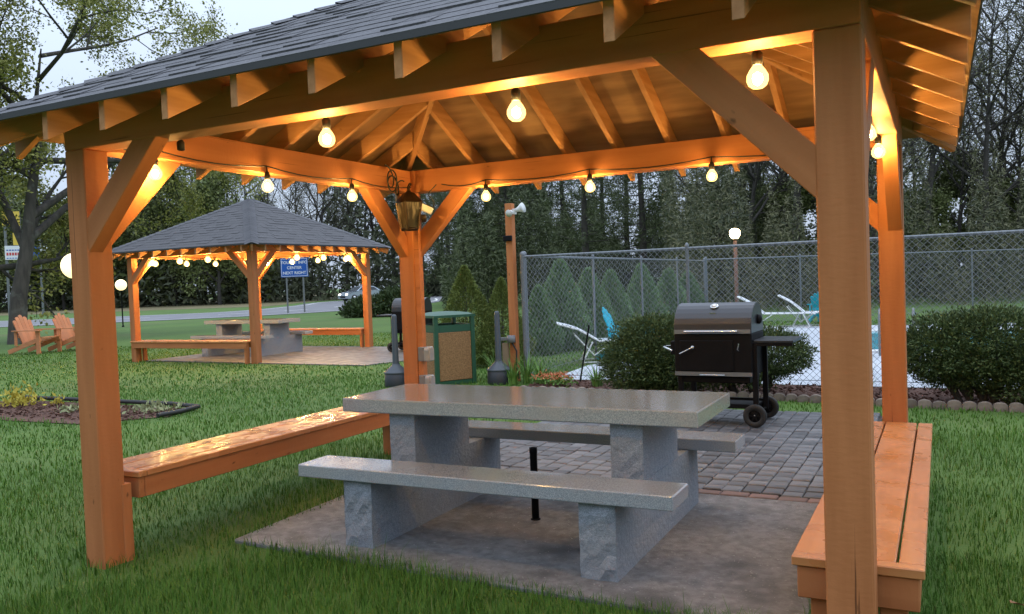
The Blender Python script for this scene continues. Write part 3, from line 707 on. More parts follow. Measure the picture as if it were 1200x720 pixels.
# ------------------------------------------------------------------ chain-link fences
def fence(a, b, h, npost, label, wr=.0022, per=.080, thick_first=True):
    a, b = Vector((*a, 0)), Vector((*b, 0)); Ln = (b-a).length; ang = math.atan2(b.y-a.y, b.x-a.x)
    f = empty('chain_link_fence', a, ang, label=label, cat='fence', group='galvanised chain link fences round the pool')
    for i in range(npost):
        x = Ln*i/(npost-1); r = .032 if i in (0, npost-1) else .022
        po = MB().lathe([(r, 0), (r, h+.03)], 12, (x, .0, 0)).build('post', GALV, f)
        MB().lathe([(r+.004, h+.02), (r+.006, h+.045), (r*.6, h+.07), (0, h+.078)], 12, (x, 0, 0)).build('post_cap', GALV, po)
    MB().tube([(0, -.0, h), (Ln, -.0, h)], .018, 8).build('top_rail', GALV, f)
    MB().tube([(0, -.03, .10), (Ln, -.03, .10)], .004, 5).build('tension_wire', GALV, f)
    z0, z1 = .06, h+.015; Hh = z1-z0; wires = MB(); q = random.Random(3)
    wv, wf = [], []
    slope = 1.0                                       # diamonds as wide as tall
    for sgn in (1, -1):
        x = -Hh if sgn > 0 else 0
        x0 = -Hh
        k = int((Ln+2*Hh)/per)
        for i in range(k):
            xb = -Hh + i*per if sgn > 0 else i*per
            xt = xb + sgn*Hh
            pb, pt = [xb, z0], [xt, z1]
            # clip to 0..Ln
            def cl(P, Q):
                if P[0] < 0: t = (0-P[0])/(Q[0]-P[0]); return [0, P[1]+(Q[1]-P[1])*t]
                if P[0] > Ln: t = (Ln-P[0])/(Q[0]-P[0]); return [Ln, P[1]+(Q[1]-P[1])*t]
                return P
            if max(xb, xt) <= 0 or min(xb, xt) >= Ln: continue
            P_, Q_ = cl(pb, pt), cl(pt, pb)
            yo = -.030 + sgn*.0025; n0 = len(wv); dx, dz = Q_[0]-P_[0], Q_[1]-P_[1]; l_ = math.hypot(dx, dz)
            if l_ < .02: continue
            nx, nz = -dz/l_*wr, dx/l_*wr
            for (X, Z) in (P_, Q_):
                wv += [(X+nx, yo-wr*.6, Z+nz), (X-nx, yo-wr*.6, Z-nz), (X, yo+wr, Z)]
            wf += [(n0, n0+1, n0+4, n0+3), (n0+1, n0+2, n0+5, n0+4), (n0+2, n0, n0+3, n0+5)]
    link('wire_mesh', npmesh('wire_mesh', wv, wf, WIRE), f)
    return f
fence((-4.98, 7.85), (4.62, 7.85), 1.79, 5, 'chain link fence behind the bushes and grill, nearer side of the pool')
fence((-5.0, 7.95), (-5.28, 19.4), 1.80, 5, 'chain link fence in front of the row of arborvitae', per=.14, wr=.0014)
fence((-5.25, 19.45), (7.6, 30.8), 1.83, 7, 'chain link fence at the woods on the far side of the pool', per=.13, wr=.0022)
sk = empty('metal_stake', (-4.05, 7.72, 0), label='dark thin stake leaning against the fence beside the round yew', cat='stake')
MB().tube([(-.05, 0, 0), (.10, .03, .78)], .013, 8).build('rod', BLK, sk)
MB().lathe([(.015, .0), (.015, .03), (0, .034)], 8, (.10, .03, .775)).build('tip', BLK, sk)

# ------------------------------------------------------------------ edging blocks and mulch beds
emesh = []
for k in range(3):
    q = random.Random(k); pr = [(-.064, -.05), (.064, -.05)] + [(.064*math.cos(a), .052+.036*math.sin(a)) for a in [math.pi*i/7 for i in range(8)]]
    emesh.append(MB().prism([(u+q.uniform(-.002, .002), v) for u, v in pr], 'y', -.03, .03).mesh('edging_block', EDGEM, .004))
i = 0; x = -4.6
ed = empty('garden_edging', (-1, 6.5, 0), label='row of scalloped concrete edging blocks along the mulch bed below the fence', cat='edging')
while x < 3.4:
    y = 6.72-.22*max(0, min(1, (x+1.2)/1.6)) + .02*math.sin(x*3)
    o = link('edging_block', emesh[i % 3], ed, loc=(x+1, y-6.5, rp.uniform(-.008, .008))); o.rotation_euler = (rp.uniform(-.05, .05), rp.uniform(-.03, .03), rp.uniform(-.08, .08)); x += .133; i += 1
sheet('mulch_bed', [(-4.7, 6.75), (-1.2, 6.74), (.4, 6.52), (3.6, 6.5), (3.6, 8.02), (-4.7, 8.02)], .010, MULCH)
sheet('mulch_border', [(-11.6, 3.5), (-9.6, 3.15), (-8.4, 3.22), (-7.75, 3.9), (-7.85, 4.42), (-8.5, 4.5), (-11.4, 4.45), (-11.9, 3.9)], .010, MULCH)
rgn = np.random.default_rng(8)
def chips(name, n, poly_fn, rng, m, s=(.03, .07)):
    P_ = poly_fn(n); pos = np.c_[P_, rng.uniform(.012, .03, n)]; d = rng.normal(size=(n, 3)); d[:, 2] *= .25
    v, f = leaves(pos, rng.uniform(*s, n), rng, .4, d*3, .1); return link(name, npmesh(name, v, f, m), kind='stuff')
chips('bark_chips', 5000, lambda n: np.c_[rgn.uniform(-4.7, 3.5, n), rgn.uniform(6.78, 8.0, n)], rgn, MULCH)
chips('bark_chips', 1500, lambda n: np.c_[rgn.uniform(-11.4, -7.95, n), 3.85+rgn.uniform(-.5, .5, n)*.95], rgn, MULCH)
ge = [(-7.72, 3.75), (-7.70, 4.05), (-7.80, 4.42), (-8.4, 4.52), (-9.4, 4.50), (-11.4, 4.46)]
tag(MB().tube([(x, y, .05) for x, y in ge], .028, 6).build('plastic_edging', PLASTE), 'black plastic garden edging round the mulch border on the lawn', 'edging')

# ------------------------------------------------------------------ grass
def inpoly(P, poly):
    x, y = P[:, 0], P[:, 1]; r = np.zeros(len(P), bool); n = len(poly)
    for i in range(n):
        x0, y0 = poly[i]; x1, y1 = poly[(i+1) % n]
        c = ((y0 > y) != (y1 > y)) & (x < (x1-x0)*(y-y0)/((y1-y0) or 1e-9)+x0); r ^= c
    return r
EXCL = [[(-3.24, .62), (-.16, .53), (-.16, 5.90), (-3.30, 5.90)], [(-4.7, 6.72), (-1.2, 6.72), (.4, 6.5), (3.6, 6.5), (3.6, 8.02), (-4.7, 8.02)],
        [(-11.5, 3.55), (-9.6, 3.22), (-8.4, 3.28), (-7.8, 3.9), (-7.9, 4.40), (-11.4, 4.42)], deck_poly,
        [(-15.0, 9.5), (-9.0, 9.3), (-8.6, 10.6), (-9.6, 13.1), (-15.1, 13.2)]]
def blades(P, h, wd, rng, lean=.45):
    n = len(P); a = rng.uniform(0, 2*np.pi, n); d = np.c_[np.cos(a), np.sin(a), np.zeros(n)]; s = np.c_[-np.sin(a), np.cos(a), np.zeros(n)]
    b = np.c_[P, np.zeros(n)]; hz = np.c_[np.zeros(n), np.zeros(n), np.ones(n)]; h = h[:, None]; wd = wd[:, None]; l = (rng.uniform(.05, lean, n)**.8*1.25)[:, None]
    mid = b+hz*h*.55+d*h*l*.35; tip = b+hz*h*(1-.25*l)+d*h*l*1.1
    v = np.stack([b-s*wd/2, b+s*wd/2, mid-s*wd*.4, mid+s*wd*.4, tip], 1).reshape(-1, 3)
    o = np.arange(n)[:, None]*5; f = np.concatenate([o+np.array([[0, 1, 2]]), o+np.array([[1, 3, 2]]), o+np.array([[2, 3, 4]])], 1).reshape(-1, 3); return v, f
rng = np.random.default_rng(4)
def scatter(x0, x1, y0, y1, dens, dmin, dmax):
    n = int((x1-x0)*(y1-y0)*dens); P = np.c_[rng.uniform(x0, x1, n), rng.uniform(y0, y1, n)]
    dx, dy = P[:, 0]-CAM.x, P[:, 1]-CAM.y; d = np.hypot(dx, dy); th = np.arctan2(-dx, dy)      # angle left of +Y
    k = (d >= dmin) & (d < dmax) & (th > YAW-.78) & (th < YAW+.80)
    P = P[k]
    for e in EXCL: P = P[~inpoly(P, e)]
    return P
V, Fc, off = [], [], 0
def clump(P, s=1.1): return .5+.5*np.sin(P[:, 0]*s*2.1+1.3*np.sin(P[:, 1]*s*1.7))*np.sin(P[:, 1]*s*2.6+np.sin(P[:, 0]*s*3.1))
for (x0, x1, y0, y1, dn, a, b, hh, ww) in ((-5.5, 2.2, -1.6, 3.4, 6500, .8, 4.6, (.028, .088), .0030), (-7.5, 3.5, -1.6, 6.8, 2000, 4.6, 8.0, (.026, .055), .0046),
                                           (-14, 5, -1, 12, 620, 8.0, 14, (.025, .050), .0085), (-26, 6, 0, 22, 170, 14, 26, (.025, .045), .016)):
    P = scatter(x0, x1, y0, y1, dn, a, b); n = len(P); c = clump(P)
    h = rng.uniform(*hh, n)*(.75+.65*c) ; h *= np.where(rng.random(n) < .03, 1.7, 1)
    # longer, unmown tufts round the posts and along the slab front
    dist = np.minimum.reduce([np.hypot(P[:, 0]-q[0], P[:, 1]-q[1]) for q in ((-3.69, .07), (.07, .07), (-3.69, 3.11), (.07, 3.11))])
    h *= 1+.7*np.exp(-(dist/.25)**2)
    fr_ = (P[:, 1] < .62) & (P[:, 1] > -.3) & (P[:, 0] < -.2) & (P[:, 0] > -3.6); h *= np.where(fr_, 1.15, 1)
    v, f = blades(P, h, rng.uniform(.7, 1.3, n)*ww, rng); V.append(v); Fc.append(f+off); off += len(v)
link('grass', npmesh('grass', np.concatenate(V), np.concatenate(Fc), GRASS), kind='stuff', label='green lawn grass blades around the pavilions')

for i, (x, y) in enumerate(((.62, 1.05), (.95, 2.6))):
    q = random.Random(i); lf = MB(); a = [(-.035, 0, 0), (-.012, .022, .012), (.018, .024, .006), (.042, .0, .016), (.016, -.022, .0), (-.014, -.020, .010)]
    lf.add([(u*1.1, v*1.1, w_+.045) for u, v, w_ in a], [(0, 1, 2, 3), (0, 3, 4, 5)])
    o = lf.build('fallen_leaf', MATS['dead_leaf'] if 'dead_leaf' in MATS else mat('dead_leaf', (.24, .13, .06), .8), label='curled brown leaf lying on the lawn', cat='leaf', group='fallen leaves on the lawn'); o.location = (x, y, 0); o.rotation_euler = (q.uniform(-.3, .3), q.uniform(-.3, .3), q.uniform(0, 6))
# ------------------------------------------------------------------ garden plants
def straps(name, loc, n, h, spread, m, label, cat, seed, group=None):
    q = np.random.default_rng(seed); root = empty(name, loc, label=label, cat=cat, group=group); b = MB()
    for i in range(n):
        a = q.uniform(0, 2*np.pi); r = q.uniform(0, .08); L_ = h*q.uniform(.65, 1.1); sp = spread*q.uniform(.3, 1)
        d = np.array([np.cos(a), np.sin(a)]); s = np.array([-d[1], d[0]])*.011; vs = []
        for k in range(5):
            t = k/4; c = d*(r+sp*t*t); z = L_*(t-.30*t*t*(sp/spread)); w_ = (1-t*.9)
            vs += [(c[0]-s[0]*w_, c[1]-s[1]*w_, z), (c[0]+s[0]*w_, c[1]+s[1]*w_, z)]
        b.add(vs, [(2*k, 2*k+1, 2*k+3, 2*k+2) for k in range(4)])
    link('leaves', b.mesh('leaves', m, fix=False), root); return root
lily = [(-5.55, 7.95, .50), (-5.3, 8.05, .46), (-4.85, 7.62, .50), (-4.62, 7.55, .42), (-5.0, 7.45, .40), (-6.2, 8.2, .45), (-3.75, 7.45, .36)]
for i, (x, y, h) in enumerate(lily):
    straps('daylily', (x, y, .008), 46, h, .30, LF_LILY, 'clump of bright green strappy daylily leaves at the fence corner', 'plant', i, 'daylily clumps by the fence corner')
straps('iris', (-.42, 6.95, .008), 40, .62, .14, LF_LILY, 'tall upright green iris leaves behind the far bench post', 'plant', 31)
for i, (x, y) in enumerate(((-4.45, 7.35), (-4.30, 7.42), (-4.2, 7.3))):
    q = np.random.default_rng(60+i); r_ = empty('flower_clump', (x, y, .008), label='low clump of orange flowers on the mulch beside the daylilies', cat='flowers', group='orange flower clumps'); n = 130
    pos = q.normal(size=(n, 3))*[.09, .09, .03]+[0, 0, .08]; v, f = leaves(pos, .05, q, .5); link('leaves', npmesh('leaves', v, f, LF_LILY), r_, kind='stuff')
    pos = q.normal(size=(n, 3))*[.09, .09, .02]+[0, 0, .14]; v, f = leaves(pos, .03, q, .7); link('petals', npmesh('petals', v, f, LF_FLOWER), r_, kind='stuff')
def tuft(x, y, m, s, label, seed, cat='plant', n=300, hgt=.14):
    q = np.random.default_rng(seed); r_ = empty('low_plant', (x, y, .008), label=label, cat=cat)
    pos = q.normal(size=(n, 3))*[s, s*.7, .03]+[0, 0, 0]; pos[:, 2] = np.abs(q.normal(size=n))*hgt*.5+.01
    v, f = leaves(pos, q.uniform(.04, .09, n), q, .45, np.array([[0, 0, 1.]])*np.ones((n, 1)), .8); link('leaves', npmesh('leaves', v, f, m), r_)
    st = MB()
    for k in range(14):
        a = pos[k]; st.tube([(a[0]*.4, a[1]*.4, 0), tuple(a)], .003, 4, False)
    st.build('stems', TWIG, r_)
tuft(-10.75, 4.05, LF_YEL, .15, 'bright yellow leafy plant at the end of the mulch border', 1, n=330, hgt=.19)
tuft(-10.2, 4.2, LF_YEL, .05, 'tiny yellow seedling beside the yellow plant', 2, n=50, hgt=.10)
tuft(-9.35, 3.85, LF_PALE, .13, 'low pale green plant in the mulch behind the pavilion post', 3, n=110, hgt=.06)
tuft(-8.25, 4.15, LF_PALE, .20, 'low pale green plant at the rounded end of the mulch border', 4, n=170, hgt=.06)
tuft(-3.1, 7.2, LF_LILY, .12, 'small green seedling under the yew by the fence', 5, n=80)

def shrub_pts(n, lobes, rng, shell=.35):
    out = []
    for _ in range(n):
        pass
    w_ = np.array([l[3]*l[4]*l[5] for l in lobes])**.67; idx = rng.choice(len(lobes), n, p=w_/w_.sum()); L_ = np.array(lobes)[idx]
    d = unit(rng.normal(size=(n, 3))); r = 1-shell*rng.random(n)**1.6
    bumpy = (1+.16*rng.random(n)**3)*(1+.10*np.sin(d[:, 0]*9+L_[:, 0]*5)*np.sin(d[:, 1]*8)+.08*np.sin(d[:, 2]*11+L_[:, 1]*7))
    pos = L_[:, :3] + d*L_[:, 3:6]*(r*bumpy)[:, None]
    k = pos[:, 2] > .02; return pos[k], d[k]
def shrub(name, loc, lobes, n, size, m, label, cat, seed, asp=.35, jit=.6, upw=.5, group=None, core=True):
    q = np.random.default_rng(seed); r_ = empty(name, loc, label=label, cat=cat, group=group)
    pos, d = shrub_pts(n, lobes, q); d = d + np.array([[0, 0, upw]])
    v, f = leaves(pos, q.uniform(.6, 1.3, len(pos))*size, q, asp, d, jit); link('foliage', npmesh('foliage', v, f, m), r_)
    st = MB()
    for l in lobes:
        for k in range(6):
            e = unit(q.normal(size=(1, 3)))[0]*[l[3]*.8, l[4]*.8, l[5]*.75]
            st.tube([(l[0]*.5, l[1]*.5, 0), (l[0]*.8+e[0]*.3, l[1]*.8+e[1]*.3, max(.1, l[2]*.55)), (l[0]+e[0], l[1]+e[1], max(.06, l[2]+e[2]))], [.028, .018, .006], 5, False)
    st.build('stems', TWIG, r_); return r_
shrub('yew_bush', (-2.78, 6.98, 0), [(0, 0, .50, .60, .50, .46), (.30, .05, .42, .5, .45, .40), (-.22, -.05, .36, .45, .4, .36), (.05, 0, .62, .42, .4, .34)], 44000, .040, LF_YEW, 'rounded dark green yew bush left of the grill against the fence', 'bush', 1)
shrub('yew_bush', (-1.62, 7.05, 0), [(0, 0, .48, .52, .42, .34), (.30, 0, .50, .36, .35, .24), (-.4, 0, .44, .40, .4, .34)], 26000, .040, LF_YEW, 'ragged dark yew bush directly behind the grill with drooping sprays', 'bush', 2)
shrub('yew_bush', (.78, 6.98, 0), [(-.32, 0, .58, .50, .48, .37), (.08, .0, .62, .55, .5, .38), (-.52, 0, .50, .32, .36, .27), (-.1, 0, .36, .34, .30, .22)], 40000, .042, LF_YEW, 'spreading dark yew bush beside the far bench end with gaps showing the deck', 'bush', 3)
shrub('yew_bush', (1.50, 6.95, 0), [(0, 0, .48, .55, .5, .48), (.4, 0, .50, .5, .5, .48), (-.30, -.05, .28, .42, .4, .32), (.15, -.1, .25, .6, .4, .28)], 42000, .042, LF_YEW, 'dense dark yew bush reaching the ground behind the edging, away from the bench', 'bush', 4)
shrub('juniper_bush', (-23.4, 28.8, 0), [(0, 0, .42, 1.0, .8, .52), (.9, .4, .5, .8, .7, .72), (-.75, -.2, .28, .7, .6, .36), (1.6, .9, .65, .8, .8, .85)], 9000, .20, LF_JUN, 'wide low juniper bush on the lawn in front of the silver car', 'bush', 5)
def conifer(name, h, r, n, size, m, seed, asp=.32, belly=.25):
    q = np.random.default_rng(seed); z = q.random(n)**1.35; prof = np.where(z < belly, .80+.20*z/belly, ((1-z)/(1-belly))**.9)
    a = q.uniform(0, 2*np.pi, n); rr = r*prof*(1-.28*q.random(n)**2)*(1+.10*np.sin(a*5+z*9)+.07*np.sin(a*9-z*21))
    pos = np.c_[rr*np.cos(a), rr*np.sin(a), .05+z*h]; d = np.c_[np.cos(a), np.sin(a), .9+0*a]
    v, f = leaves(pos, q.uniform(.6, 1.3, n)*size, q, asp, d, .5); root = empty(name)
    link('crown', npmesh('crown', v, f, m), root); MB().tube([(0, 0, 0), (0, 0, h*.9)], [.05, .01], 6).build('trunk', BARK, root); return root
arb = conifer('arborvitae', 1.55, .56, 9000, .11, LF_ARB, 1)
AL = 'soft green cone shaped arborvitae in the row behind the pool fence'
arbs = [(-6.55, 12.7, 1.72, 1.0), (-6.45, 14.0, 1.55, .95), (-6.35, 15.1, 1.5, .9), (-6.15, 16.7, 1.62, 1.0), (-5.95, 18.3, 1.5, 1.0), (-5.75, 19.4, 1.42, 1.0), (-6.6, 11.75, 1.25, .75)]
for i, (x, y, h, sc) in enumerate(arbs):
    o = arb if i == 0 else copy_tree(arb); o.location = (x, y, 0); o.scale = (sc, sc, h/1.55); o.rotation_euler.z = i*1.3
    tag(o, AL, 'arborvitae', 'row of arborvitae behind the pool fence')
sp = conifer('dwarf_spruce', 1.66, .62, 17000, .060, LF_SPRUCE, 2, belly=.15); sp.location = (-6.95, 9.55, 0); tag(sp, 'tall dense dwarf spruce cone behind the green litter bin', 'spruce')
sp2 = copy_tree(sp); sp2.location = (-6.35, 9.75, 0); sp2.scale = (.82, .82, .87); sp2.rotation_euler.z = 2; tag(sp2, 'shorter dwarf spruce cone beside the orange light post', 'spruce')

# ------------------------------------------------------------------ trees
def grow(seed, H, r0, levels, nch, ang, lenf, wander, tmin, upv, sides=(9, 6, 4, 3, 3), trunk_len=.5, fork=0):
    q = np.random.default_rng(seed); big, thin, tips = MB(), MB(), []
    def br(p, d, L_, r, lvl):
        n = 6 if lvl == 0 else (4 if lvl < 3 else 3); pts = [np.array(p)]; rad = [r]; d = np.array(d, float)
        for i in range(n):
            d = d + q.normal(size=3)*wander[lvl]; d[2] += upv[lvl]; d /= np.linalg.norm(d)
            pts.append(pts[-1]+d*L_/n); rad.append(r*(1-(.92 if lvl == 0 else .70)*(i+1)/n))
        (big if lvl <= 1 else thin).tube([Vector(x) for x in pts], rad, sides[lvl], False)
        if lvl < levels:
            for c in range(nch[lvl]):
                t = tmin[lvl]+(1-tmin[lvl])*(c+q.random())/nch[lvl]; k = min(int(t*n), n-1); fq = t*n-k
                pp = pts[k]*(1-fq)+pts[k+1]*fq; dd = pts[k+1]-pts[k]; dd /= np.linalg.norm(dd)
                sd = np.cross(dd, q.normal(size=3)); sd /= np.linalg.norm(sd); a = ang[lvl]*q.uniform(.7, 1.3)
                nd = dd*math.cos(a)+sd*math.sin(a)
                br(pp, nd, L_*lenf[lvl]*q.uniform(.7, 1.15)*(1.15-.45*t), r*(1-.62*t)*.62, lvl+1)
        else: tips.extend(pts[1:])
    br((0, 0, -.1), (0, 0, 1), H*trunk_len, r0, 0)
    return big, thin, np.array(tips), q
def tree(name, seed, H, r0, levels, nch, ang, lenf, wander, tmin, upv, leaf, nleaf, lsize, spread, trunk_len=.5, bark=BARK2, asp=.6):
    big, thin, tips, q = grow(seed, H, r0, levels, nch, ang, lenf, wander, tmin, upv, trunk_len=trunk_len)
    root = empty(name); tr = big.build('trunk', bark, root)
    link('twigs', thin.mesh('twigs', TWIG if bark is BARK2 else bark, fix=False), tr, kind='stuff')
    pos = tips[q.integers(0, len(tips), nleaf)]+q.normal(size=(nleaf, 3))*spread
    v, f = leaves(pos, q.uniform(.6, 1.4, nleaf)*lsize, q, asp); link('crown', npmesh('crown', v, f, leaf), root); return root
# the big spring tree by the chairs
hero = tree('maple_tree', 21, 15, .30, 4, (11, 8, 6, 4), (.95, .75, .65, .6), (.80, .52, .5, .42), (.07, .13, .18, .2, .2), (.20, .2, .15, .2), (.0, .05, .02, .0, -.01), LF_SPRING, 85000, .10, .19, .66, BARK)
hero.location = (-26.3, 13.75, 0); hero.rotation_euler.z = .6
tag(hero, 'big spreading tree with fresh yellow green leaves behind the wooden chairs', 'tree')
tr2 = tree('maple_tree', 33, 13, .30, 3, (8, 7, 6), (.8, .75, .65), (.6, .55, .5), (.07, .13, .18, .2), (.25, .2, .15), (.0, .04, .02, .0), LF_SPRING, 12000, .13, .18, .6, BARK)
tr2.location = (-28.2, 13.0, 0); tr2.rotation_euler.z = 2.2; tag(tr2, 'second yellow green tree standing just behind the big spreading tree', 'tree')
def at(px, d, z=0):
    """ground point seen at photo column px, d metres deep"""
    q = CAM + (fw + r2*((px-600)/F_PX))*d; return (q.x, q.y, z)
PROT = {}
PROT['bare'] = [tree('bare_tree', 40+i, 16, .17, 3, (13, 7, 5), (.75, .7, .7), (.36, .5, .5), (.04, .12, .18, .2), (.28, .2, .15), (.02, .05, .03, .0), LF_OLIVE, 4500, .11, .36, .85, asp=.4) for i in range(3)]
PROT['leafy'] = [tree('leafy_tree', 50+i, 13, .2, 3, (11, 7, 5), (.95, .8, .7), (.46, .5, .5), (.05, .12, .18, .2), (.15, .2, .15), (.02, .05, .02, .0), LF_WOOD, 16000, .28, .5, .75) for i in range(2)]
def pine(seed):
    q = np.random.default_rng(seed); root = empty('pine_tree'); H = 15; st = MB(); tw = MB(); P_, D_ = [], []
    st.tube([(0, 0, -.1), (.1, .05, H*.35), (.0, .15, H*.7), (.1, .1, H)], [.24, .19, .12, .02], 8)
    for i in range(58):
        z = H*(.10+.88*(i/58)); a = i*2.4+q.uniform(-.4, .4); L_ = (1-((z/H)-.25)**2*1.1)*2.9*q.uniform(.6, 1.15)*(1.05-z/H)**.45
        e = np.array([math.cos(a), math.sin(a), 0]); b0 = np.array([0, .08, z]); tip = b0+e*L_+[0, 0, q.uniform(-.1, .45)*L_*.5]
        tw.tube([Vector(b0), Vector((b0+tip)/2+[0, 0, -.08*L_]), Vector(tip)], [.045, .03, .008], 4, False)
        for k in range(9):
            t = .3+.75*q.random(); c = b0+(tip-b0)*t+q.normal(size=3)*[.32, .32, .10]
            for j in range(20): P_.append(c+q.normal(size=3)*.15); D_.append(e*.6+np.array([0, 0, .6]))
    tr = st.build('trunk', BARK2, root); link('limbs', tw.mesh('limbs', TWIG, fix=False), tr, kind='stuff')
    v, f = leaves(np.array(P_), q.uniform(.16, .36, len(P_)), q, .20, np.array(D_), .7); link('crown', npmesh('crown', v, f, LF_PINE), root); return root
PROT['pine'] = [pine(70), pine(71)]
used = set(); rt_ = random.Random(12)
def place(kind, px, d, sc, label, cat, group):
    i = rt_.randrange(len(PROT[kind])); src = PROT[kind][i]
    o = src if (kind, i) not in used else copy_tree(src); used.add((kind, i))
    o.location = at(px, d); o.rotation_euler = (0, 0, rt_.uniform(0, 6.28)); s2 = sc*rt_.uniform(.9, 1.12); o.scale = (s2, s2, sc); tag(o, label, cat, group)
for px in range(548, 900, 27): place('pine', px+rt_.uniform(-8, 8), rt_.uniform(40, 60), rt_.uniform(.62, .98), 'dark green pine tree in the woods behind the arborvitae row', 'pine tree', 'pines behind the pool')
for px in range(850, 1330, 15): place('bare', px+rt_.uniform(-9, 9), rt_.uniform(30, 56), rt_.uniform(.75, 1.25), 'thin nearly bare tree in the woods behind the pool fence', 'tree', 'bare trees behind the pool fence')
for px in range(900, 1320, 60): place('leafy', px+rt_.uniform(-15, 15), rt_.uniform(38, 52), rt_.uniform(.45, .65), 'low leafy tree filling the woods behind the pool fence', 'tree', 'leafy trees behind the pool fence')
for px in range(-40, 300, 30): place('leafy', px+rt_.uniform(-12, 12), rt_.uniform(88, 112), rt_.uniform(.85, 1.2), 'green leafy tree in the woods across the road', 'tree', 'leafy trees across the road')
for px in range(230, 640, 17): place('bare', px+rt_.uniform(-9, 9), rt_.uniform(96, 118), rt_.uniform(1.1, 1.5), 'tall grey nearly bare tree in the woods across the road', 'tree', 'bare trees across the road')
for px in range(470, 620, 22): place('pine', px+rt_.uniform(-9, 9), rt_.uniform(84, 110), rt_.uniform(.8, 1.1), 'dark pine tree in the woods across the road', 'pine tree', 'pines across the road')
gt = [(575, 58, .50)]
for px, d, sc in gt: place('leafy', px, d, sc, 'light green rounded tree between the pines and the road', 'tree', None)
# unseen trees added behind the camera, screening low sky light off the timber fronts
for k in range(8):
    a = math.radians(-56+20*k+rt_.uniform(-5, 5)); R_ = rt_.uniform(22, 28); i = k % 2
    o = copy_tree(PROT['leafy'][i]); o.location = (CAM.x+R_*math.sin(a-YAW*.5), CAM.y-R_*math.cos(a-YAW*.5), 0); o.rotation_euler.z = k*1.7; sc = rt_.uniform(.75, .95); o.scale = (sc, sc, sc)
    tag(o, 'unseen leafy tree added behind the camera to shade the pavilion front', 'tree', 'unseen shade trees added behind the camera')
qb = np.random.default_rng(77); nb_ = 16000; aa = qb.uniform(-1.25, 1.75, nb_); RR = qb.uniform(23, 30, nb_)  # leaf band added out of view under those trees, blocks light near the horizon
pb = np.c_[CAM.x+RR*np.sin(aa-YAW*.5), CAM.y-RR*np.cos(aa-YAW*.5), 3.6*qb.random(nb_)**.9]
vb, fb = leaves(pb, qb.uniform(.3, .7, nb_), qb, .45); link('undergrowth', npmesh('undergrowth', vb, fb, LF_DARK), kind='stuff', label='unseen leafy screen added below the shade trees behind the camera')
# undergrowth that nobody could count
def band(name, pxs, d0, d1, h, n, size, m, seed, label, asp=.5, pw=.8):
    q = np.random.default_rng(seed); px = q.uniform(pxs[0], pxs[1], n); d = q.uniform(d0, d1, n)
    b = np.array([CAM[i] + (fw[i]+r2[i]*(px-600)/F_PX)*d for i in range(3)]).T
    top = h*(.62+.25*np.sin(px*.031+1)+.22*np.sin(px*.083)+.14*np.sin(px*.21)); b[:, 2] = top*q.random(n)**pw
    v, f = leaves(b, q.uniform(.5, 1.5, n)*size, q, asp); return link(name, npmesh(name, v, f, m), kind='stuff', label=label)
band('undergrowth', (-260, 760), 92, 122, 15, 60000, .80, LF_DARK, 1, 'dark mass of undergrowth along the woods across the road', .28, 1.1)
band('undergrowth', (-260, 330), 94, 118, 17, 26000, .75, LF_WOOD, 5, 'green leafy mass in the woods across the road', .5, .7)
band('undergrowth', (520, 1000), 44, 68, 9.0, 110000, .28, LF_PINE, 2, 'dark green mass of undergrowth below the pines behind the pool', .22, .8)
band('undergrowth', (780, 1500), 29, 52, 9.0, 170000, .17, LF_OLIVE, 3, 'olive grey thicket behind the far pool fence', .16, 1.2)
band('undergrowth', (780, 1500), 31, 56, 6.5, 70000, .24, LF_DARK, 4, 'dark low thicket in the woods behind the pool', .22, 1.0)

# ------------------------------------------------------------------ wooden lawn chairs
def adirondack(loc, rz, sc, m, label, group, cat='chair', nm='adirondack_chair'):
    c = empty(nm, loc, rz, label=label, cat=cat, group=group); c.scale = (sc, sc, sc)
    # faces -Y; seat slopes down to the back
    for i, x in enumerate((-.22, -.11, 0, .11, .22)):
        L_ = .78-.05*abs(i-2)**1.4; a = Vector((x*.82, .24, .20)); dr = Vector((x*.28, .42, 1)).normalized(); b = a+dr*L_
        me = MB(); n = 6; pr = [(0, -.048), (L_-.045, -.050)] + [(L_-.045+.045*math.sin(t), -.05*math.cos(t)) for t in [math.pi*k/n for k in range(1, n)]] + [(L_-.045, .050), (0, .048)]
        me.prism(pr, 'z', -.011, .011); X = dr; Y = Vector((1, 0, 0)); Y = (Y-X*Y.dot(X)).normalized(); Z = X.cross(Y)
        M = Matrix((X, Y, Z)).transposed().to_4x4(); M.translation = a; link('back_slat', me.mesh('back_slat', m), c, mw=M)
    MB().bar((-.26, .345, .42), (.26, .345, .42), .02, .07).build('back_rail', m, c)
    for k in range(5):
        t = k/4; MB().bar((-.27, -.27+.48*t, .385-.15*t), (.27, -.27+.48*t, .385-.15*t), .10, .02).build('seat_slat', m, c)
    for s in (-1, 1):
        MB().bar((s*.285, -.30, .355), (s*.285, .62, .05), .024, .10).build('stringer', m, c)
        MB().bar((s*.315, -.26, 0), (s*.315, -.26, .54), .030, .10, (0, 1, 0)).build('front_leg', m, c)
        MB().bar((s*.345, -.36, .552), (s*.335, .40, .552), .13, .022).build('arm_rest', m, c)
        MB().bar((s*.32, .36, .20), (s*.32, .36, .54), .03, .06, (0, 1, 0)).build('arm_post', m, c)
    return c
adirondack((-20.85, 10.95, 0), 1.80, 1.12, ADIR, 'peach painted wooden lawn chair nearer the tree trunk', 'wooden lawn chairs under the tree')
adirondack((-20.55, 11.85, 0), 1.80, 1.12, ADIR, 'peach painted wooden lawn chair partly hidden by the pavilion post', 'wooden lawn chairs under the tree')
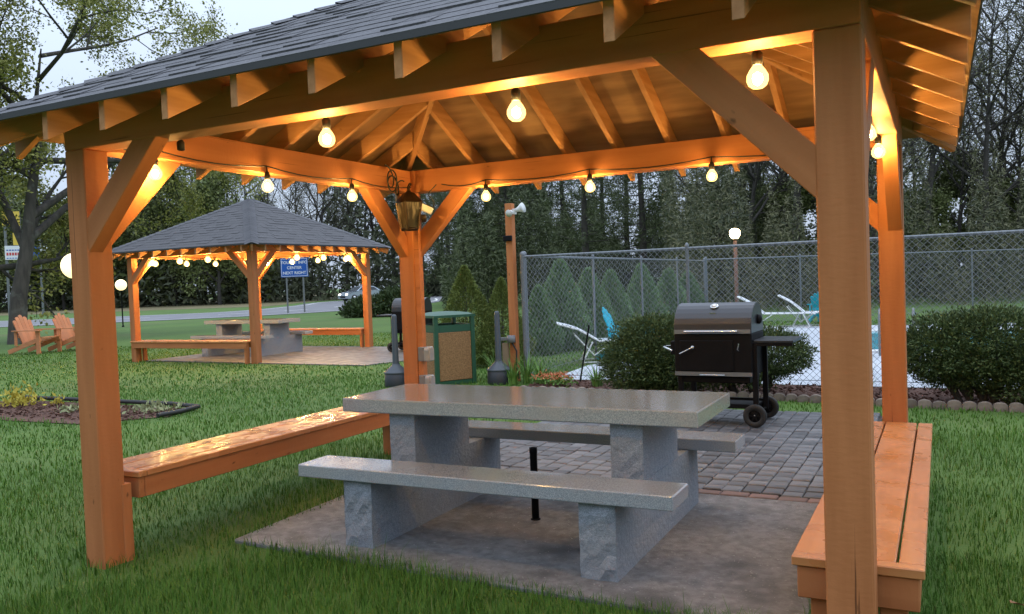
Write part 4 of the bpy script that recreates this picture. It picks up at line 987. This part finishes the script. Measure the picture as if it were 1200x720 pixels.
adirondack((-4.42, 11.0, .012), 1.72, 1.0, TEAL, 'teal plastic lawn chair behind the near white lounger', 'teal plastic chairs by the pool')
adirondack((-2.42, 20.95, .012), 2.9, .92, TEAL, 'teal plastic lawn chair beyond the far white loungers', 'teal plastic chairs by the pool')
def lounger(loc, rz, label, backang=.55):
    l = empty('sun_lounger', loc, rz, label=label, cat='sun lounger', group='white sun loungers on the pool deck')
    h = .36; w_ = .29; bl = .78; bc, bs = math.cos(backang), math.sin(backang)
    for s in (-1, 1):
        MB().tube([(0, s*w_, h), (1.15, s*w_, h), (1.25, s*w_, h-.02)], .016, 6).build('side_rail', WHITE, l)
        MB().tube([(0, s*w_, h), (-bl*.5*bc, s*w_, h+bl*.5*bs+.05), (-bl*bc, s*w_, h+bl*bs)], .016, 6).build('back_rail', WHITE, l)
        MB().tube([(-.30, s*w_, 0), (-.12, s*w_, h)], .015, 6).build('leg', WHITE, l)
        MB().tube([(.95, s*w_, h), (1.12, s*w_, 0)], .015, 6).build('leg', WHITE, l)
        MB().tube([(-.42, s*w_, h+bs*.3), (-.10, s*w_, h*.35), (.25, s*w_, h)], .013, 6).build('brace', WHITE, l)
        MB().tube([(-.30, s*w_, .01), (1.12, s*w_, .01)], .012, 6).build('foot_rail', WHITE, l)
    seat = MB()
    for k in range(18): seat.box(.03+k*.067, .03+k*.067+.058, -w_+.01, w_-.01, h+.004, h+.014)
    seat.build('seat_straps', SLING, l)
    n = 10; vs = []
    for i in range(n+1):
        t = i/n; vs += [(-bl*bc*t, s*(w_-.01), h+.012+bl*bs*t+.05*math.sin(math.pi*t)) for s in (-1, 1)]
    bk = MB().add(vs, [(2*i, 2*i+1, 2*i+3, 2*i+2) for i in range(n)]); vs2 = [(x, y, z-.012) for x, y, z in vs]; bk.add(vs2, [(2*i, 2*i+2, 2*i+3, 2*i+1) for i in range(n)])
    bk.build('back_sling', SLING, l); return l
lounger((-4.92, 10.57, .012), .45, 'white sun lounger with raised back beside the round yew bush', .42)
lounger((-2.75, 19.45, .012), .10, 'white sun lounger nearest the pool handrail on the far deck', .62)
lounger((-3.7, 19.1, .012), .10, 'white sun lounger behind the grill lid on the far deck', .62)

# ------------------------------------------------------------------ lamps on poles
def globe_lamp(loc, z, r, label):
    g = empty('lamp_post', loc, label=label, cat='lamp', group='globe lamps on posts on the lawn')
    MB().lathe([(.06, 0), (.05, .04), (.03, .08), (.026, z-r-.05), (.05, z-r-.02), (.055, z-r*.8)], 12).build('pole', BLK, g)
    MB().lathe([(0.001, -r)] + [(r*math.sin(a), -r*math.cos(a)) for a in [math.pi*k/12 for k in range(1, 12)]] + [(.001, r)], 18, (0, 0, z)).build('globe', GLOBE, g)
globe_lamp((-10.72, 4.93, 0), 1.90, .185, 'glowing globe lamp half hidden behind the near pavilion post')
globe_lamp((-32.9, 22.8, 0), 1.92, .25, 'glowing globe lamp near the road beside the farther pavilion')
fp = empty('flood_pole', (-5.05, 22.2, 0), label='rusty light pole with a lit flood lamp behind the far pool fence', cat='lamp')
MB().lathe([(.06, 0), (.055, 2.42), (.0, 2.43)], 10).build('pole', mat('rusty_pole', (.16, .085, .06), .8), fp)
MB().lathe([(.001, -.16), (.10, -.13), (.16, -.03), (.15, .09), (.08, .15), (.001, .16)], 14, (0, -.02, 2.60)).build('lamp', FLOOD, fp)
MB().lathe([(.06, 2.40), (.09, 2.44), (.06, 2.46)], 10).build('collar', BLK, fp)

# ------------------------------------------------------------------ road sign, far pylon signs, car
def text_mesh(body, size, m, parent, loc, spacing=1.0):
    cu = bpy.data.curves.new('lettering', 'FONT'); cu.body = body; cu.size = size; cu.align_x = 'CENTER'; cu.align_y = 'CENTER'; cu.offset = size*.018; cu.space_character = spacing
    o = bpy.data.objects.new('lettering', cu); C.objects.link(o); dg = bpy.context.evaluated_depsgraph_get(); me = bpy.data.meshes.new_from_object(o.evaluated_get(dg)); bpy.data.objects.remove(o)
    me.materials.clear(); me.materials.append(m)
    q = link('lettering', me, parent); q.matrix_local = Matrix.Translation(loc) @ Matrix.Rotation(math.pi/2, 4, 'X'); return q
SX, SY, _ = at(347, 50)
sg = empty('road_sign', (SX, SY, 0), YAW+.12, label='blue tourist information road sign on two steel posts', cat='sign')
bd = MB().box(-.80, .80, -.03, 0, 2.16, 3.30).build('board', SIGNB, sg, bevel=.004)
for (a, b, c, d) in ((-.76, .76, 3.235, 3.26), (-.76, .76, 2.20, 2.225), (-.76, -.735, 2.226, 3.234), (.735, .76, 2.226, 3.234)): MB().box(a, b, -.036, -.0305, c, d).build('border', SIGNW, bd)
for s, z in (('TOURIST INFO', 3.02), ('CENTER', 2.71), ('NEXT RIGHT', 2.40)): text_mesh(s, .235, SIGNW, bd, (0, -.034, z))
for x in (-.49, .49): MB().box(x-.045, x+.045, .002, .06, 0, 3.22).build('sign_post', STEEL, sg)
GX, GY, _ = at(19, 72)
pl = empty('pylon_sign', (GX, GY, 0), YAW+.3, label='roadside pylon sign with yellow panel and white price board behind the tree', cat='sign')
MB().box(-.62, .62, -.05, .05, 4.85, 6.05).build('price_board', SIGNW, pl)
for i, (z0, z1) in enumerate(((5.62, 5.72), (5.22, 5.46), (4.95, 5.02))):
    for k in range(5): MB().box(-.5+k*.21, -.5+k*.21+.15, -.062, -.052, z0, z1).build('price_mark', (SIGNB, SIGNR, SIGNB)[i], pl)
MB().box(.05, .62, -.05, .05, 6.1, 7.7).build('yellow_panel', SIGNY, pl); MB().box(-.7, .62, -.06, .06, 7.75, 9.0).build('top_panel', SIGNY, pl)
for x in (-.55, .55): MB().box(x-.09, x+.09, .055, .23, 0, 9.0).build('sign_post', STEEL, pl)
HX, HY, _ = at(50, 72)
pl2 = empty('pylon_sign', (HX, HY, 0), YAW+.3, label='second pylon sign with white and blue panels behind the tree', cat='sign')
MB().box(-.55, .05, -.05, .05, 4.8, 5.95).build('blue_panel', SIGNB, pl2); MB().box(.055, .60, -.05, .05, 4.8, 5.95).build('white_panel', SIGNW, pl2)
MB().box(-.55, .60, -.05, .05, 8.3, 10.2).build('top_panel', mat('sign_grey', (.50, .55, .56), .6), pl2); MB().box(-.08, .08, .055, .2, 0, 10.2).build('sign_post', STEEL, pl2)
def car(loc, rz, label):
    c = empty('car', loc, rz, label=label, cat='car')          # faces +X
    prof = [(-2.15, .30), (-2.18, .62), (-2.10, .92), (-1.75, 1.02), (-1.15, 1.06), (.75, 1.0), (1.55, .90), (2.02, .74), (2.12, .55), (2.08, .28)]
    ys = [(-.84, .93), (-.88, 1.0), (.88, 1.0), (.84, .93)]
    def loft(pr, secs, m, nm, par):
        b = MB(); n = len(pr); vs = []
        for y, s in secs:
            cx = 0; vs += [(x*(.985 if s < 1 else 1), y, .28+(z-.28)*s if z > .3 else z) for x, z in pr]
        b.add(vs, [(k*n+i, k*n+(i+1) % n, (k+1)*n+(i+1) % n, (k+1)*n+i) for k in range(len(secs)-1) for i in range(n)], False)
        b.add(vs[:n], [tuple(range(n))]); b.add(vs[-n:], [tuple(range(n))[::-1]]); return b.build(nm, m, par)
    body = loft(prof, ys, CARP, 'body', c)
    cab = [(-1.75, 1.0), (-1.05, 1.40), (-.2, 1.46), (.35, 1.40), (1.05, .98)]
    b = MB(); n = 5; vs = [(x, y*(1-.22*max(0, z-1.0)/.46), z) for y in (-.80, .80) for x, z in cab]
    b.add(vs, [(i, (i+1) % n, n+(i+1) % n, n+i) for i in range(n)] + [tuple(range(n)), tuple(range(n, 2*n))[::-1]]); cabin = b.build('cabin', CARP, c)
    MB().add([(.42, -.60, 1.37), (.42, .60, 1.37), (1.03, .74, 1.005), (1.03, -.74, 1.005)], [(0, 1, 2, 3)]).build('windscreen', CARG, cabin, loc=(.012, 0, .012))
    for s in (-1, 1):
        for q in (((-.45, 1.38), (.30, 1.36), (.80, 1.04), (-.45, 1.05)), ((-1.05, 1.34), (-.52, 1.39), (-.52, 1.05), (-1.45, 1.06))):
            MB().add([(x, s*(.815-.80*.22*(z-1)/.46), z) for x, z in q], [(0, 1, 2, 3)]).build('side_window', CARG, cabin)
        for x in (1.32, -1.35):
            wv = MB().lathe([(.0, -.10), (.20, -.10), (.31, -.09), (.325, 0), (.31, .09), (.20, .10), (0, .10)], 18).build('wheel', RUB, c)
            wv.matrix_local = Matrix.Translation((x, s*.80, .325)) @ Matrix.Rotation(math.pi/2, 4, 'X')
            MB().lathe([(0, -.115), (.19, -.115), (.20, -.10), (.20, .10), (.19, .115), (0, .115)], 14).build('rim', CHROME, wv)
        MB().obox((2.02, s*.62, .68), (.16, .34, .15), Matrix.Identity(3)).build('headlight', HEADL, body, bevel=.03)
    MB().box(2.06, 2.135, -.42, .42, .36, .54).build('grille', BLK, body)
    return c
KX, KY, _ = at(424, 82)
car((KX, KY, .03), YAW+math.pi+.75, 'silver car with lit headlights driving on the road behind the juniper')
